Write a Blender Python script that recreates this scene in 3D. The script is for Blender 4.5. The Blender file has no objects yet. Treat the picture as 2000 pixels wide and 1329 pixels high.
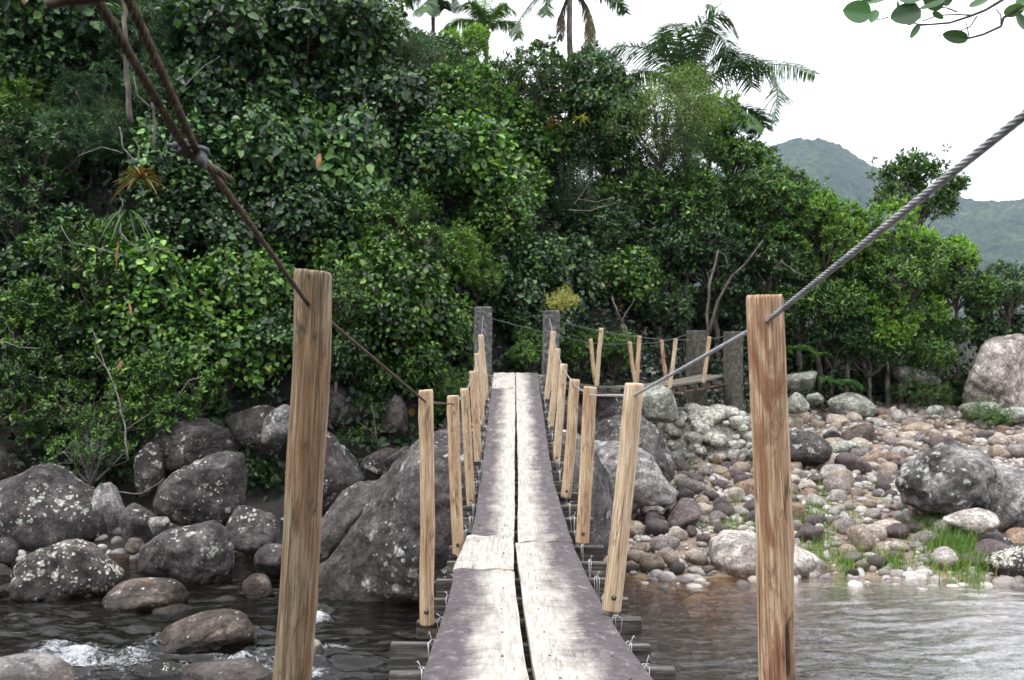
import bpy, bmesh, math, random
import numpy as np
from mathutils import Vector, Matrix

# ------------------------------------------------------------------ camera, world, sun, exposure
scene = bpy.context.scene
COL = scene.collection
CZ = 2.9            # eye height above the water, water is z = 0
FPX = 2000.0        # focal length in photo pixels
HY = 664.5
cam_d = bpy.data.cameras.new("camera")
cam_d.lens = 36.0
cam_d.sensor_width = 36.0
cam_d.clip_start = 0.05
cam_d.clip_end = 14000.0
cam_d.dof.use_dof = True
cam_d.dof.focus_distance = 3.2
cam_d.dof.aperture_fstop = 11.0
cam = bpy.data.objects.new("camera", cam_d)
cam.location = (0, 0, CZ)
cam.rotation_euler = (math.radians(90), 0, 0)
COL.objects.link(cam)
scene.camera = cam

SUN_EL, SUN_AZ = math.radians(50), math.radians(245)
world = bpy.data.worlds.new("World")
scene.world = world
world.use_nodes = True
wt = world.node_tree
wt.nodes.clear()
w_out = wt.nodes.new("ShaderNodeOutputWorld")
w_bg = wt.nodes.new("ShaderNodeBackground")
w_bg.inputs["Strength"].default_value = 0.1
w_sky = wt.nodes.new("ShaderNodeTexSky")
w_sky.sky_type = 'NISHITA'
w_sky.sun_disc = False
w_sky.sun_elevation = SUN_EL
w_sky.sun_rotation = SUN_AZ
w_tc = wt.nodes.new("ShaderNodeTexCoord")
w_sep = wt.nodes.new("ShaderNodeSeparateXYZ")
w_ramp = wt.nodes.new("ShaderNodeMapRange")   # overcast sky: three times as bright overhead as at the horizon
w_ramp.inputs["From Min"].default_value = 0.0
w_ramp.inputs["From Max"].default_value = 1.0
w_ramp.inputs["To Min"].default_value = 17.0
w_ramp.inputs["To Max"].default_value = 25.0
w_n = wt.nodes.new("ShaderNodeTexNoise")
w_n.inputs["Scale"].default_value = 2.2
w_n.inputs["Detail"].default_value = 4
w_nm = wt.nodes.new("ShaderNodeMapRange")
w_nm.inputs["To Min"].default_value = 0.93
w_nm.inputs["To Max"].default_value = 1.07
w_mul = wt.nodes.new("ShaderNodeMath"); w_mul.operation = 'MULTIPLY'
w_comb = wt.nodes.new("ShaderNodeVectorMath"); w_comb.operation = 'SCALE'
w_comb.inputs[0].default_value = (0.985, 0.995, 1.03)
w_mix = wt.nodes.new("ShaderNodeMixRGB")
w_mix.inputs[0].default_value = 0.93
L = wt.links
L.new(w_tc.outputs["Generated"], w_sep.inputs[0])
L.new(w_sep.outputs["Z"], w_ramp.inputs["Value"])
L.new(w_tc.outputs["Generated"], w_n.inputs["Vector"])
L.new(w_n.outputs["Fac"], w_nm.inputs["Value"])
L.new(w_ramp.outputs[0], w_mul.inputs[0])
L.new(w_nm.outputs[0], w_mul.inputs[1])
L.new(w_mul.outputs[0], w_comb.inputs["Scale"])
L.new(w_sky.outputs[0], w_mix.inputs[1])
L.new(w_comb.outputs[0], w_mix.inputs[2])
L.new(w_mix.outputs[0], w_bg.inputs[0])
L.new(w_bg.outputs[0], w_out.inputs[0])

sun_d = bpy.data.lights.new("sun", 'SUN')
sun_d.energy = 1.5
sun_d.angle = math.radians(12)
sun_d.color = (1.0, 0.97, 0.92)
sun = bpy.data.objects.new("sun", sun_d)
# direction from which light comes: azimuth measured like the sky texture (0 = +Y, clockwise)
sd = Vector((math.sin(SUN_AZ) * math.cos(SUN_EL), math.cos(SUN_AZ) * math.cos(SUN_EL), math.sin(SUN_EL)))
sun.rotation_euler = sd.to_track_quat('Z', 'Y').to_euler()
sun.location = (0, -5, 20)
COL.objects.link(sun)

scene.view_settings.view_transform = 'Standard'
scene.view_settings.look = 'None'
scene.view_settings.exposure = 0.42
scene.view_settings.gamma = 1.0
scene.view_settings.use_curve_mapping = False
try:
    scene.cycles.use_denoising = True
    scene.cycles.max_bounces = 6
    scene.cycles.diffuse_bounces = 1
    scene.cycles.glossy_bounces = 3
    scene.cycles.transparent_max_bounces = 12
    scene.cycles.volume_bounces = 0
    scene.cycles.sample_clamp_indirect = 6.0
except Exception:
    pass

# ------------------------------------------------------------------ helpers
def P(px, py, Y):
    """World point seen at photo pixel (px, py) at depth Y."""
    return Vector(((px - 1000) / FPX * Y, Y, CZ - (py - HY) / FPX * Y))

def hash3(ix, iy, iz, seed):
    h = (ix * 374761393 + iy * 668265263 + iz * 2147483647 + seed * 1274126177) & 0xFFFFFFFF
    h = ((h ^ (h >> 13)) * 1274126177) & 0xFFFFFFFF
    h = (h ^ (h >> 16)) & 0xFFFFFFFF
    return h.astype(np.float64) / 4294967295.0

def vnoise(p, seed=0):
    p = np.asarray(p, dtype=np.float64)
    i = np.floor(p).astype(np.int64)
    f = p - i
    f = f * f * (3 - 2 * f)
    x, y, z = i[:, 0], i[:, 1], i[:, 2]
    r = 0
    for dx in (0, 1):
        wx = f[:, 0] if dx else 1 - f[:, 0]
        for dy in (0, 1):
            wy = f[:, 1] if dy else 1 - f[:, 1]
            for dz in (0, 1):
                wz = f[:, 2] if dz else 1 - f[:, 2]
                r = r + wx * wy * wz * hash3(x + dx, y + dy, z + dz, seed)
    return r * 2 - 1

def fbm(p, octv=4, seed=0, gain=0.5):
    p = np.asarray(p, dtype=np.float64)
    a, s, r = 1.0, 0.0, 0
    for k in range(octv):
        r = r + a * vnoise(p * (2.03 ** k) + k * 17.3, seed + k)
        s += a
        a *= gain
    return r / s

def np_mesh(name, verts, quads=None, tris=None, mat=None, smooth=False):
    me = bpy.data.meshes.new(name)
    verts = np.asarray(verts, dtype=np.float32).reshape(-1, 3)
    nq = 0 if quads is None else len(quads)
    nt = 0 if tris is None else len(tris)
    loops = []
    starts = []
    tot = 0
    if nq:
        q = np.asarray(quads, dtype=np.int32).reshape(-1)
        loops.append(q); starts.append(np.arange(nq, dtype=np.int32) * 4); tot = nq * 4
    if nt:
        t = np.asarray(tris, dtype=np.int32).reshape(-1)
        loops.append(t); starts.append(np.arange(nt, dtype=np.int32) * 3 + tot)
    loops = np.concatenate(loops); starts = np.concatenate(starts)
    me.vertices.add(len(verts)); me.vertices.foreach_set("co", verts.reshape(-1))
    me.loops.add(len(loops)); me.loops.foreach_set("vertex_index", loops)
    me.polygons.add(nq + nt); me.polygons.foreach_set("loop_start", starts)
    me.update(calc_edges=True)
    if smooth:
        me.polygons.foreach_set("use_smooth", np.ones(nq + nt, dtype=bool))
    if mat:
        me.materials.append(mat)
    me.validate()
    return me

def tag(o, label=None, cat=None, group=None, kind=None):
    if label: o["label"] = label
    if cat: o["category"] = cat
    if group: o["group"] = group
    if kind: o["kind"] = kind
    return o

def link(name, me, parent=None, loc=None, rot=None, scale=None):
    o = bpy.data.objects.new(name, me)
    COL.objects.link(o)
    if parent is not None: o.parent = parent
    if loc is not None: o.location = loc
    if rot is not None: o.rotation_euler = rot
    if scale is not None: o.scale = scale if hasattr(scale, '__len__') else (scale,) * 3
    return o

def empty(name, loc, rotz=0, scale=1.0):
    o = link(name, None, loc=loc, rot=(0, 0, rotz), scale=scale)
    o.empty_display_size = 0.2
    return o

class MB:
    """collects tubes, boxes and quads into one mesh"""
    def __init__(s): s.v = []; s.f = []
    def add(s, v, f):
        b = len(s.v); s.v += [tuple(x) for x in v]; s.f += [tuple(b + i for i in q) for q in f]
    def tube(s, pts, r, n=8, cap=True):
        pts = [Vector(p) for p in pts]
        rs = r if hasattr(r, '__len__') else [r] * len(pts)
        v, f = [], []
        t0 = (pts[1] - pts[0]).normalized()
        up = Vector((0, 0, 1)) if abs(t0.z) < 0.9 else Vector((1, 0, 0))
        u = t0.cross(up).normalized()
        for i, p in enumerate(pts):
            t = (pts[min(i + 1, len(pts) - 1)] - pts[max(i - 1, 0)]).normalized()
            u = (u - t * u.dot(t)).normalized()
            w = t.cross(u)
            for k in range(n):
                a = 2 * math.pi * k / n
                v.append(p + (u * math.cos(a) + w * math.sin(a)) * rs[i])
        for i in range(len(pts) - 1):
            for k in range(n):
                f.append((i * n + k, i * n + (k + 1) % n, (i + 1) * n + (k + 1) % n, (i + 1) * n + k))
        if cap:
            f.append(tuple(range(n))[::-1]); f.append(tuple((len(pts) - 1) * n + k for k in range(n)))
        s.add(v, f)
    def box(s, c, sx, sy, sz, rot=None):
        c = Vector(c); v = []
        for dx in (-1, 1):
            for dy in (-1, 1):
                for dz in (-1, 1):
                    q = Vector((dx * sx / 2, dy * sy / 2, dz * sz / 2))
                    if rot is not None: q = rot @ q
                    v.append(c + q)
        s.add(v, [(0, 1, 3, 2), (4, 6, 7, 5), (0, 4, 5, 1), (2, 3, 7, 6), (0, 2, 6, 4), (1, 5, 7, 3)])
    def mesh(s, name, mat, smooth=True, origin=None):
        if origin is not None:
            s.v = [tuple(Vector(x) - Vector(origin)) for x in s.v]
        me = bpy.data.meshes.new(name); me.from_pydata(s.v, [], s.f); me.update()
        me.polygons.foreach_set("use_smooth", np.full(len(me.polygons), smooth))
        if mat: me.materials.append(mat)
        return me

def bevel_mesh(me, w=0.004, seg=2, noise=0.0, cuts=0, seed=0):
    bm = bmesh.new(); bm.from_mesh(me)
    if cuts:
        bmesh.ops.subdivide_edges(bm, edges=[e for e in bm.edges if e.calc_length() > 0.2], cuts=cuts, use_grid_fill=True)
    sharp = [e for e in bm.edges if len(e.link_faces) == 2 and e.calc_face_angle(0) > 0.7]
    bmesh.ops.bevel(bm, geom=sharp, offset=w, segments=seg, affect='EDGES', profile=0.5)
    if noise:
        co = np.array([v.co[:] for v in bm.verts])
        for k in range(3):
            d = fbm(co * 9.0, 2, seed + k * 5) * noise
            for v, x in zip(bm.verts, d): v.co[k] += x
    bmesh.ops.recalc_face_normals(bm, faces=bm.faces)
    bm.to_mesh(me); bm.free()
    return me

# ------------------------------------------------------------------ materials
def new_mat(name):
    m = bpy.data.materials.new(name); m.use_nodes = True
    nt = m.node_tree; nt.nodes.clear()
    out = nt.nodes.new("ShaderNodeOutputMaterial")
    b = nt.nodes.new("ShaderNodeBsdfPrincipled")
    nt.links.new(b.outputs[0], out.inputs[0])
    return m, nt, b, out

def N(nt, t, **kw):
    n = nt.nodes.new(t)
    for k, v in kw.items():
        if k.startswith("i_"):
            key = k[2:].replace("_", " ")
            n.inputs[key].default_value = v
        else: setattr(n, k, v)
    return n

def ramp(nt, src, stops, interp='LINEAR'):
    r = nt.nodes.new("ShaderNodeValToRGB"); r.color_ramp.interpolation = interp
    while len(r.color_ramp.elements) < len(stops): r.color_ramp.elements.new(0.5)
    for e, (p, c) in zip(r.color_ramp.elements, stops):
        e.position = p; e.color = (c[0], c[1], c[2], 1) if hasattr(c, '__len__') else (c, c, c, 1)
    nt.links.new(src, r.inputs[0])
    return r.outputs[0]

def mixc(nt, fac, a, b, mode='MIX'):
    m = nt.nodes.new("ShaderNodeMixRGB"); m.blend_type = mode
    for s, x in ((m.inputs[0], fac), (m.inputs[1], a), (m.inputs[2], b)):
        if isinstance(x, bpy.types.NodeSocket): nt.links.new(x, s)
        elif hasattr(x, '__len__'): s.default_value = (x[0], x[1], x[2], 1)
        else: s.default_value = x
    return m.outputs[0]

def noise(nt, scale, detail=4, rough=0.55, vec=None, stretch=None, off=(0, 0, 0), dist=0.0):
    n = nt.nodes.new("ShaderNodeTexNoise")
    n.inputs["Scale"].default_value = scale; n.inputs["Detail"].default_value = detail
    n.inputs["Roughness"].default_value = rough; n.inputs["Distortion"].default_value = dist
    if vec is None:
        tc = nt.nodes.new("ShaderNodeTexCoord"); vec = tc.outputs["Object"]
    mp = nt.nodes.new("ShaderNodeMapping"); mp.inputs["Location"].default_value = off
    if stretch: mp.inputs["Scale"].default_value = stretch
    nt.links.new(vec, mp.inputs[0]); nt.links.new(mp.outputs[0], n.inputs["Vector"])
    return n.outputs["Fac"]

def bump(nt, b, src, strength, dist, prev=None):
    n = nt.nodes.new("ShaderNodeBump"); n.inputs["Strength"].default_value = strength; n.inputs["Distance"].default_value = dist
    nt.links.new(src, n.inputs["Height"])
    if prev is not None: nt.links.new(prev, n.inputs["Normal"])
    if b is not None: nt.links.new(n.outputs[0], b.inputs["Normal"])
    return n.outputs[0]

def geom_rand_vec(nt):
    """object coordinates shifted by a per-object random amount"""
    tc = nt.nodes.new("ShaderNodeTexCoord"); oi = nt.nodes.new("ShaderNodeObjectInfo")
    sc = nt.nodes.new("ShaderNodeMath"); sc.operation = 'MULTIPLY'; sc.inputs[1].default_value = 37.0
    nt.links.new(oi.outputs["Random"], sc.inputs[0])
    ad = nt.nodes.new("ShaderNodeVectorMath"); ad.operation = 'ADD'
    nt.links.new(tc.outputs["Object"], ad.inputs[0]); nt.links.new(sc.outputs[0], ad.inputs[1])
    return ad.outputs[0]

def m_post(name, dark, mid, pale, red, redness=0.5, streak=1.0):
    m, nt, b, out = new_mat(name)
    v = geom_rand_vec(nt)
    a = noise(nt, 1.0, 7, 0.68, v, (130, 130, 4.5), dist=0.25)
    fine = noise(nt, 1.0, 6, 0.75, v, (260, 260, 9.0))
    big = noise(nt, 1.0, 5, 0.68, v, (14, 14, 3.2), (5, 2, 9), 0.8)
    c = ramp(nt, a, [(0.24, [0.5 * (x + y) for x, y in zip(dark, mid)]), (0.46, mid), (0.66, pale), (0.8, [x * 1.08 for x in pale])])
    rf = ramp(nt, big, [(0.49, 0.0), (0.55, redness * 0.7), (0.66, redness)])
    c = mixc(nt, rf, c, red)
    ff = ramp(nt, fine, [(0.36, [0.30, 0.26, 0.22]), (0.50, [0.95, 0.95, 0.95]), (1, [1, 1, 1])])
    c = mixc(nt, 0.75 * streak, c, ff, 'MULTIPLY')
    # dark grime patches and knots
    kn = noise(nt, 1.0, 5, 0.65, v, (22, 22, 6.5), (11, 4, 2), 0.6)
    kf = ramp(nt, kn, [(0.56, 0.0), (0.66, 0.7)])
    c = mixc(nt, kf, c, [x * 0.55 for x in dark])
    hol = nt.nodes.new("ShaderNodeAttribute"); hol.attribute_name = "rot"
    c = mixc(nt, hol.outputs["Fac"], c, (0.016, 0.012, 0.010))
    spk = noise(nt, 1.0, 4, 0.8, v, (120, 120, 45), (4, 4, 8)); sf_ = ramp(nt, spk, [(0.60, 0.0), (0.68, 0.55)])
    c = mixc(nt, sf_, c, [x * 0.7 for x in dark])
    # drying cracks
    cr = noise(nt, 1.0, 2, 0.4, v, (26, 26, 0.55), (1, 7, 3))
    cf = ramp(nt, cr, [(0.493, 0.0), (0.4985, 0.9), (0.5015, 0.9), (0.507, 0.0)])
    c = mixc(nt, cf, c, (0.03, 0.02, 0.014))
    nt.links.new(c, b.inputs["Base Color"])
    b.inputs["Roughness"].default_value = 0.72
    b.inputs["Specular IOR Level"].default_value = 0.3
    p = bump(nt, None, fine, 0.35, 0.002)
    bump(nt, b, cf, -0.6, 0.004, p) if False else bump(nt, b, a, 0.15, 0.003, p)
    return m

M = {}
M['post_grey'] = m_post("weathered_post_wood", (0.042, 0.030, 0.019), (0.165, 0.118, 0.070), (0.37, 0.29, 0.19), (0.19, 0.085, 0.035), 0.55)
M['post_red'] = m_post("reddish_post_wood", (0.12, 0.058, 0.032), (0.38, 0.245, 0.145), (0.66, 0.50, 0.345), (0.20, 0.075, 0.035), 0.9, 0.8)
M['post_tan'] = m_post("tan_post_wood", (0.17, 0.10, 0.055), (0.42, 0.29, 0.175), (0.64, 0.51, 0.36), (0.34, 0.19, 0.10), 0.45, 0.8)
M['post_pale'] = m_post("pale_post_wood", (0.22, 0.14, 0.085), (0.48, 0.36, 0.235), (0.68, 0.575, 0.43), (0.38, 0.23, 0.13), 0.4, 0.7)

def m_cut():
    m, nt, b, out = new_mat("cut_end_wood")
    n = noise(nt, 60, 4)
    c = ramp(nt, n, [(0.3, (0.30, 0.22, 0.15)), (0.6, (0.52, 0.43, 0.32))])
    nt.links.new(c, b.inputs["Base Color"]); b.inputs["Roughness"].default_value = 0.8
    return m
M['cut'] = m_cut()

def m_plank():
    m, nt, b, out = new_mat("worn_plank_wood")
    tc = nt.nodes.new("ShaderNodeTexCoord")
    at = nt.nodes.new("ShaderNodeAttribute"); at.attribute_name = "edge"
    v = geom_rand_vec(nt)
    grain = noise(nt, 1.0, 6, 0.65, v, (55, 4.0, 40))
    broad = noise(nt, 1.0, 5, 0.62, v, (7, 2.6, 7))
    cross = noise(nt, 1.0, 4, 0.6, v, (6, 34, 6), (3, 3, 3))
    blot = noise(nt, 1.0, 5, 0.7, v, (20, 13, 10), (8, 1, 5))
    # edge grime: attribute is 0 on the walked middle and 1 on the outer edge
    mth = nt.nodes.new("ShaderNodeMath"); mth.operation = 'MULTIPLY_ADD'
    nt.links.new(broad, mth.inputs[0]); mth.inputs[1].default_value = 0.95; nt.links.new(at.outputs["Fac"], mth.inputs[2])
    mt2 = nt.nodes.new("ShaderNodeMath"); mt2.operation = 'MULTIPLY_ADD'
    nt.links.new(cross, mt2.inputs[0]); mt2.inputs[1].default_value = 0.42; nt.links.new(mth.outputs[0], mt2.inputs[2])
    mt3 = nt.nodes.new("ShaderNodeMath"); mt3.operation = 'MULTIPLY_ADD'
    nt.links.new(blot, mt3.inputs[0]); mt3.inputs[1].default_value = 0.5; nt.links.new(mt2.outputs[0], mt3.inputs[2])
    f = ramp(nt, mt3.outputs[0], [(0.0, 0.0), (0.5, 0.0), (0.72, 0.0), (1.0, 1.0)])
    mr = nt.nodes.new("ShaderNodeMapRange"); mr.inputs["From Min"].default_value = 1.22; mr.inputs["From Max"].default_value = 1.62
    nt.links.new(mt3.outputs[0], mr.inputs["Value"])
    pale = ramp(nt, grain, [(0.25, (0.21, 0.186, 0.163)), (0.5, (0.375, 0.345, 0.308)), (0.8, (0.485, 0.46, 0.42))])
    dk = ramp(nt, blot, [(0.3, (0.035, 0.027, 0.029)), (0.55, (0.07, 0.056, 0.060)), (0.68, (0.17, 0.15, 0.152)), (0.8, (0.36, 0.34, 0.33))])
    c = mixc(nt, mr.outputs[0], pale, dk)
    # fine dark scratches over the worn part
    sc = noise(nt, 1.0, 3, 0.5, v, (120, 7, 60), (2, 9, 1))
    sf = ramp(nt, sc, [(0.62, 0.0), (0.72, 0.45)])
    c = mixc(nt, sf, c, (0.22, 0.18, 0.15))
    cr = noise(nt, 1.0, 3, 0.5, v, (42, 0.9, 20), (6, 2, 1)); cf = ramp(nt, cr, [(0.488, 0.0), (0.497, 0.85), (0.503, 0.85), (0.512, 0.0)])
    msk = noise(nt, 1.0, 2, 0.5, v, (5, 1.2, 5), (9, 9, 1)); mk = ramp(nt, msk, [(0.45, 0.0), (0.6, 1.0)])
    cf = mixc(nt, 1.0, cf, mk, 'MULTIPLY')
    c = mixc(nt, cf, c, (0.05, 0.04, 0.035))
    nt.links.new(c, b.inputs["Base Color"]); b.inputs["Roughness"].default_value = 0.8
    p = bump(nt, None, grain, 0.35, 0.003)
    bump(nt, b, blot, 0.3, 0.004, p)
    return m
M['plank'] = m_plank()

def m_beam():
    m, nt, b, out = new_mat("weathered_beam_wood")
    v = geom_rand_vec(nt)
    g = noise(nt, 1.0, 5, 0.65, v, (4, 60, 60))
    n2 = noise(nt, 9, 4, 0.6, v)
    c = ramp(nt, g, [(0.34, (0.012, 0.010, 0.009)), (0.5, (0.05, 0.045, 0.040)), (0.66, (0.20, 0.185, 0.16))])
    f = ramp(nt, n2, [(0.5, 0.0), (0.65, 0.6)])
    c = mixc(nt, f, c, (0.045, 0.042, 0.035))
    nt.links.new(c, b.inputs["Base Color"]); b.inputs["Roughness"].default_value = 0.85
    bump(nt, b, g, 0.5, 0.004)
    return m
M['beam'] = m_beam()

def m_simple(name, stops, scale=20, rough=0.6, metal=0.0, bmp=0.0, stretch=None, bd=0.002):
    m, nt, b, out = new_mat(name)
    n = noise(nt, scale, 5, 0.6, geom_rand_vec(nt), stretch)
    c = ramp(nt, n, stops); nt.links.new(c, b.inputs["Base Color"])
    b.inputs["Roughness"].default_value = rough; b.inputs["Metallic"].default_value = metal
    if bmp: bump(nt, b, n, bmp, bd)
    return m
M['rust'] = m_simple("rusty_steel_cable", [(0.3, (0.030, 0.019, 0.013)), (0.5, (0.085, 0.056, 0.036)), (0.7, (0.17, 0.13, 0.095))], 60, 0.75, 0.2, 0.4)
M['steel'] = m_simple("galvanised_steel_cable", [(0.3, (0.16, 0.17, 0.18)), (0.55, (0.36, 0.37, 0.39)), (0.75, (0.55, 0.56, 0.58))], 45, 0.42, 0.55, 0.15)
M['wire'] = m_simple("galvanised_tie_wire", [(0.3, (0.35, 0.36, 0.36)), (0.7, (0.66, 0.67, 0.67))], 45, 0.45, 0.4)
M['clip'] = m_simple("dull_zinc_clip", [(0.3, (0.02, 0.022, 0.022)), (0.5, (0.055, 0.06, 0.06)), (0.75, (0.16, 0.18, 0.18))], 40, 0.6, 0.4, 0.3)
M['rustyred'] = m_simple("rust_red_steel", [(0.3, (0.08, 0.03, 0.018)), (0.6, (0.22, 0.085, 0.05))], 30, 0.8, 0.1, 0.3)
M['concrete'] = m_simple("weathered_concrete", [(0.32, (0.025, 0.024, 0.024)), (0.48, (0.07, 0.067, 0.066)), (0.60, (0.15, 0.145, 0.14)), (0.78, (0.30, 0.29, 0.27))], 16, 0.9, 0, 0.8, None, 0.01)
M['concrete_brown'] = m_simple("mossy_brown_concrete", [(0.30, (0.025, 0.023, 0.019)), (0.5, (0.065, 0.059, 0.048)), (0.75, (0.16, 0.148, 0.12))], 14, 0.9, 0, 0.8, None, 0.01)
M['plank_old'] = m_simple("old_grey_plank", [(0.30, (0.05, 0.042, 0.035)), (0.5, (0.13, 0.11, 0.09)), (0.75, (0.25, 0.22, 0.19))], 1, 0.9, 0, 0.5, (30, 30, 30))

def m_rock(name, base_d, base_l, lichen=0.3, lichen_col=(0.58, 0.59, 0.53), scale=1.0, usecol=False, rough=0.82, split=0.5, wet=False):
    m, nt, b, out = new_mat(name)
    v = geom_rand_vec(nt)
    big = noise(nt, 1.7 * scale, 5, 0.62, v)
    fine = noise(nt, 26 * scale, 6, 0.75, v)
    med = noise(nt, 7 * scale, 5, 0.7, v, None, (3, 1, 2))
    c = ramp(nt, big, [(split - 0.14, base_d), (split + 0.12, base_l)])
    f = ramp(nt, med, [(0.38, [0.50] * 3), (0.52, [1.0] * 3), (0.66, [1.7] * 3)])
    c = mixc(nt, 1.0, c, f, 'MULTIPLY')
    f2 = ramp(nt, fine, [(0.34, [0.40] * 3), (0.50, [0.95] * 3), (0.66, [1.9] * 3)])
    c = mixc(nt, 0.85, c, f2, 'MULTIPLY')
    if usecol:
        oi = nt.nodes.new("ShaderNodeObjectInfo")
        c = mixc(nt, 1.0, c, oi.outputs["Color"], 'MULTIPLY')
    if lichen > 0:
        wob = nt.nodes.new("ShaderNodeTexNoise"); wob.inputs["Scale"].default_value = 9 * scale; wob.inputs["Detail"].default_value = 6; wob.inputs["Roughness"].default_value = 0.7
        nt.links.new(v, wob.inputs["Vector"])
        zone = noise(nt, 1.9 * scale, 4, 0.6, v, None, (9, 9, 4))
        tot = None
        for vs, amp in ((7.0, 0.9), (19.0, 1.0)):
            add = nt.nodes.new("ShaderNodeVectorMath"); add.operation = 'MULTIPLY_ADD'
            add.inputs[1].default_value = (1.3 / vs, 1.3 / vs, 1.3 / vs)
            nt.links.new(wob.outputs["Color"], add.inputs[0]); nt.links.new(v, add.inputs[2])
            vo = nt.nodes.new("ShaderNodeTexVoronoi"); vo.inputs["Scale"].default_value = vs * scale
            nt.links.new(add.outputs[0], vo.inputs["Vector"])
            sep = nt.nodes.new("ShaderNodeSeparateColor"); nt.links.new(vo.outputs["Color"], sep.inputs[0])
            m1 = nt.nodes.new("ShaderNodeMath"); m1.operation = 'MULTIPLY_ADD'     # each patch its own size
            nt.links.new(sep.outputs[0], m1.inputs[0]); m1.inputs[1].default_value = 0.55; nt.links.new(vo.outputs["Distance"], m1.inputs[2])
            mm = nt.nodes.new("ShaderNodeMath"); mm.operation = 'MULTIPLY_ADD'
            nt.links.new(zone, mm.inputs[0]); mm.inputs[1].default_value = -1.7; nt.links.new(m1.outputs[0], mm.inputs[2])
            thr = -0.86 + 0.50 * lichen
            mr = nt.nodes.new("ShaderNodeMapRange"); mr.inputs["From Min"].default_value = thr + 0.09; mr.inputs["From Max"].default_value = thr - 0.02
            mr.inputs["To Max"].default_value = amp
            nt.links.new(mm.outputs[0], mr.inputs["Value"])
            if tot is None: tot = mr.outputs[0]
            else:
                mx = nt.nodes.new("ShaderNodeMath"); mx.operation = 'MAXIMUM'; nt.links.new(tot, mx.inputs[0]); nt.links.new(mr.outputs[0], mx.inputs[1]); tot = mx.outputs[0]
        lf = nt.nodes.new("ShaderNodeMath"); lf.operation = 'MULTIPLY'; nt.links.new(tot, lf.inputs[0])
        cov = ramp(nt, fine, [(0.40, 0.15), (0.52, 1.0)])
        nt.links.new(cov, lf.inputs[1])
        lc = ramp(nt, fine, [(0.35, [x * 0.5 for x in lichen_col]), (0.6, lichen_col)])
        c = mixc(nt, lf.outputs[0], c, lc)
    if not usecol:
        w2 = nt.nodes.new("ShaderNodeTexNoise"); w2.inputs["Scale"].default_value = 2.2 * scale; w2.inputs["Detail"].default_value = 5; nt.links.new(v, w2.inputs["Vector"])
        a2 = nt.nodes.new("ShaderNodeVectorMath"); a2.operation = 'MULTIPLY_ADD'; a2.inputs[1].default_value = (0.7, 0.7, 0.7); nt.links.new(w2.outputs["Color"], a2.inputs[0]); nt.links.new(v, a2.inputs[2])
        ve = nt.nodes.new("ShaderNodeTexVoronoi"); ve.feature = 'DISTANCE_TO_EDGE'; ve.inputs["Scale"].default_value = 1.25; nt.links.new(a2.outputs[0], ve.inputs["Vector"])
        ck = ramp(nt, ve.outputs["Distance"], [(0.0, 0.85), (0.010, 0.6), (0.022, 0.0)])
        mk2 = ramp(nt, noise(nt, 1.1, 3, 0.5, v, None, (4, 8, 2)), [(0.48, 0.0), (0.58, 1.0)])
        ck = mixc(nt, 1.0, ck, mk2, 'MULTIPLY')
        c = mixc(nt, ck, c, [x * 0.35 for x in base_d])
    if wet:
        ge = nt.nodes.new("ShaderNodeNewGeometry"); sp = nt.nodes.new("ShaderNodeSeparateXYZ")
        nt.links.new(ge.outputs["Position"], sp.inputs[0])
        wz = nt.nodes.new("ShaderNodeMath"); wz.operation = 'MULTIPLY_ADD'
        nt.links.new(med, wz.inputs[0]); wz.inputs[1].default_value = -0.14; nt.links.new(sp.outputs["Z"], wz.inputs[2])
        mr2 = nt.nodes.new("ShaderNodeMapRange"); mr2.inputs["From Min"].default_value = 0.10; mr2.inputs["From Max"].default_value = 0.03
        nt.links.new(wz.outputs[0], mr2.inputs["Value"])
        c = mixc(nt, mr2.outputs[0], c, mixc(nt, 1.0, c, (0.32, 0.28, 0.25), 'MULTIPLY'))
        rr = nt.nodes.new("ShaderNodeMapRange"); rr.inputs["To Min"].default_value = rough; rr.inputs["To Max"].default_value = 0.28
        nt.links.new(mr2.outputs[0], rr.inputs["Value"]); nt.links.new(rr.outputs[0], b.inputs["Roughness"])
    else:
        b.inputs["Roughness"].default_value = rough
    nt.links.new(c, b.inputs["Base Color"])
    b.inputs["Specular IOR Level"].default_value = 0.35
    p = bump(nt, None, med, 0.8, 0.07 / scale)
    bump(nt, b, fine, 0.8, 0.022 / scale, p)
    return m
M['rock_dark'] = m_rock("dark_boulder_rock", (0.020, 0.0155, 0.016), (0.092, 0.079, 0.078), 0.50, wet=True)
M['rock_dark2'] = m_rock("dark_lichened_boulder_rock", (0.022, 0.018, 0.018), (0.085, 0.073, 0.072), 0.62, (0.52, 0.53, 0.45), wet=True)
M['rock_two'] = m_rock('two_toned_boulder_rock', (0.030, 0.024, 0.024), (0.27, 0.255, 0.245), 0.4, (0.50, 0.52, 0.50), 0.7, wet=True, split=0.50)
M['rock_giant'] = m_rock('giant_boulder_rock', (0.016, 0.013, 0.013), (0.105, 0.092, 0.089), 0.52, (0.50, 0.50, 0.47), 0.8, wet=True, split=0.47)
M['rock_spot'] = m_rock("white_spotted_boulder_rock", (0.028, 0.023, 0.022), (0.11, 0.093, 0.088), 1.0, (0.66, 0.66, 0.55), 1.2, wet=True)
M['rock_brown'] = m_rock("brown_wet_boulder_rock", (0.045, 0.034, 0.028), (0.12, 0.095, 0.078), 0.25, wet=True)
M['rock_grey'] = m_rock("grey_boulder_rock", (0.11, 0.10, 0.10), (0.30, 0.28, 0.27), 0.5, (0.5, 0.52, 0.5), wet=True)
M['rock_pale'] = m_rock("pale_boulder_rock", (0.20, 0.175, 0.165), (0.50, 0.45, 0.41), 0.2, (0.6, 0.58, 0.55), wet=True)
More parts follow.
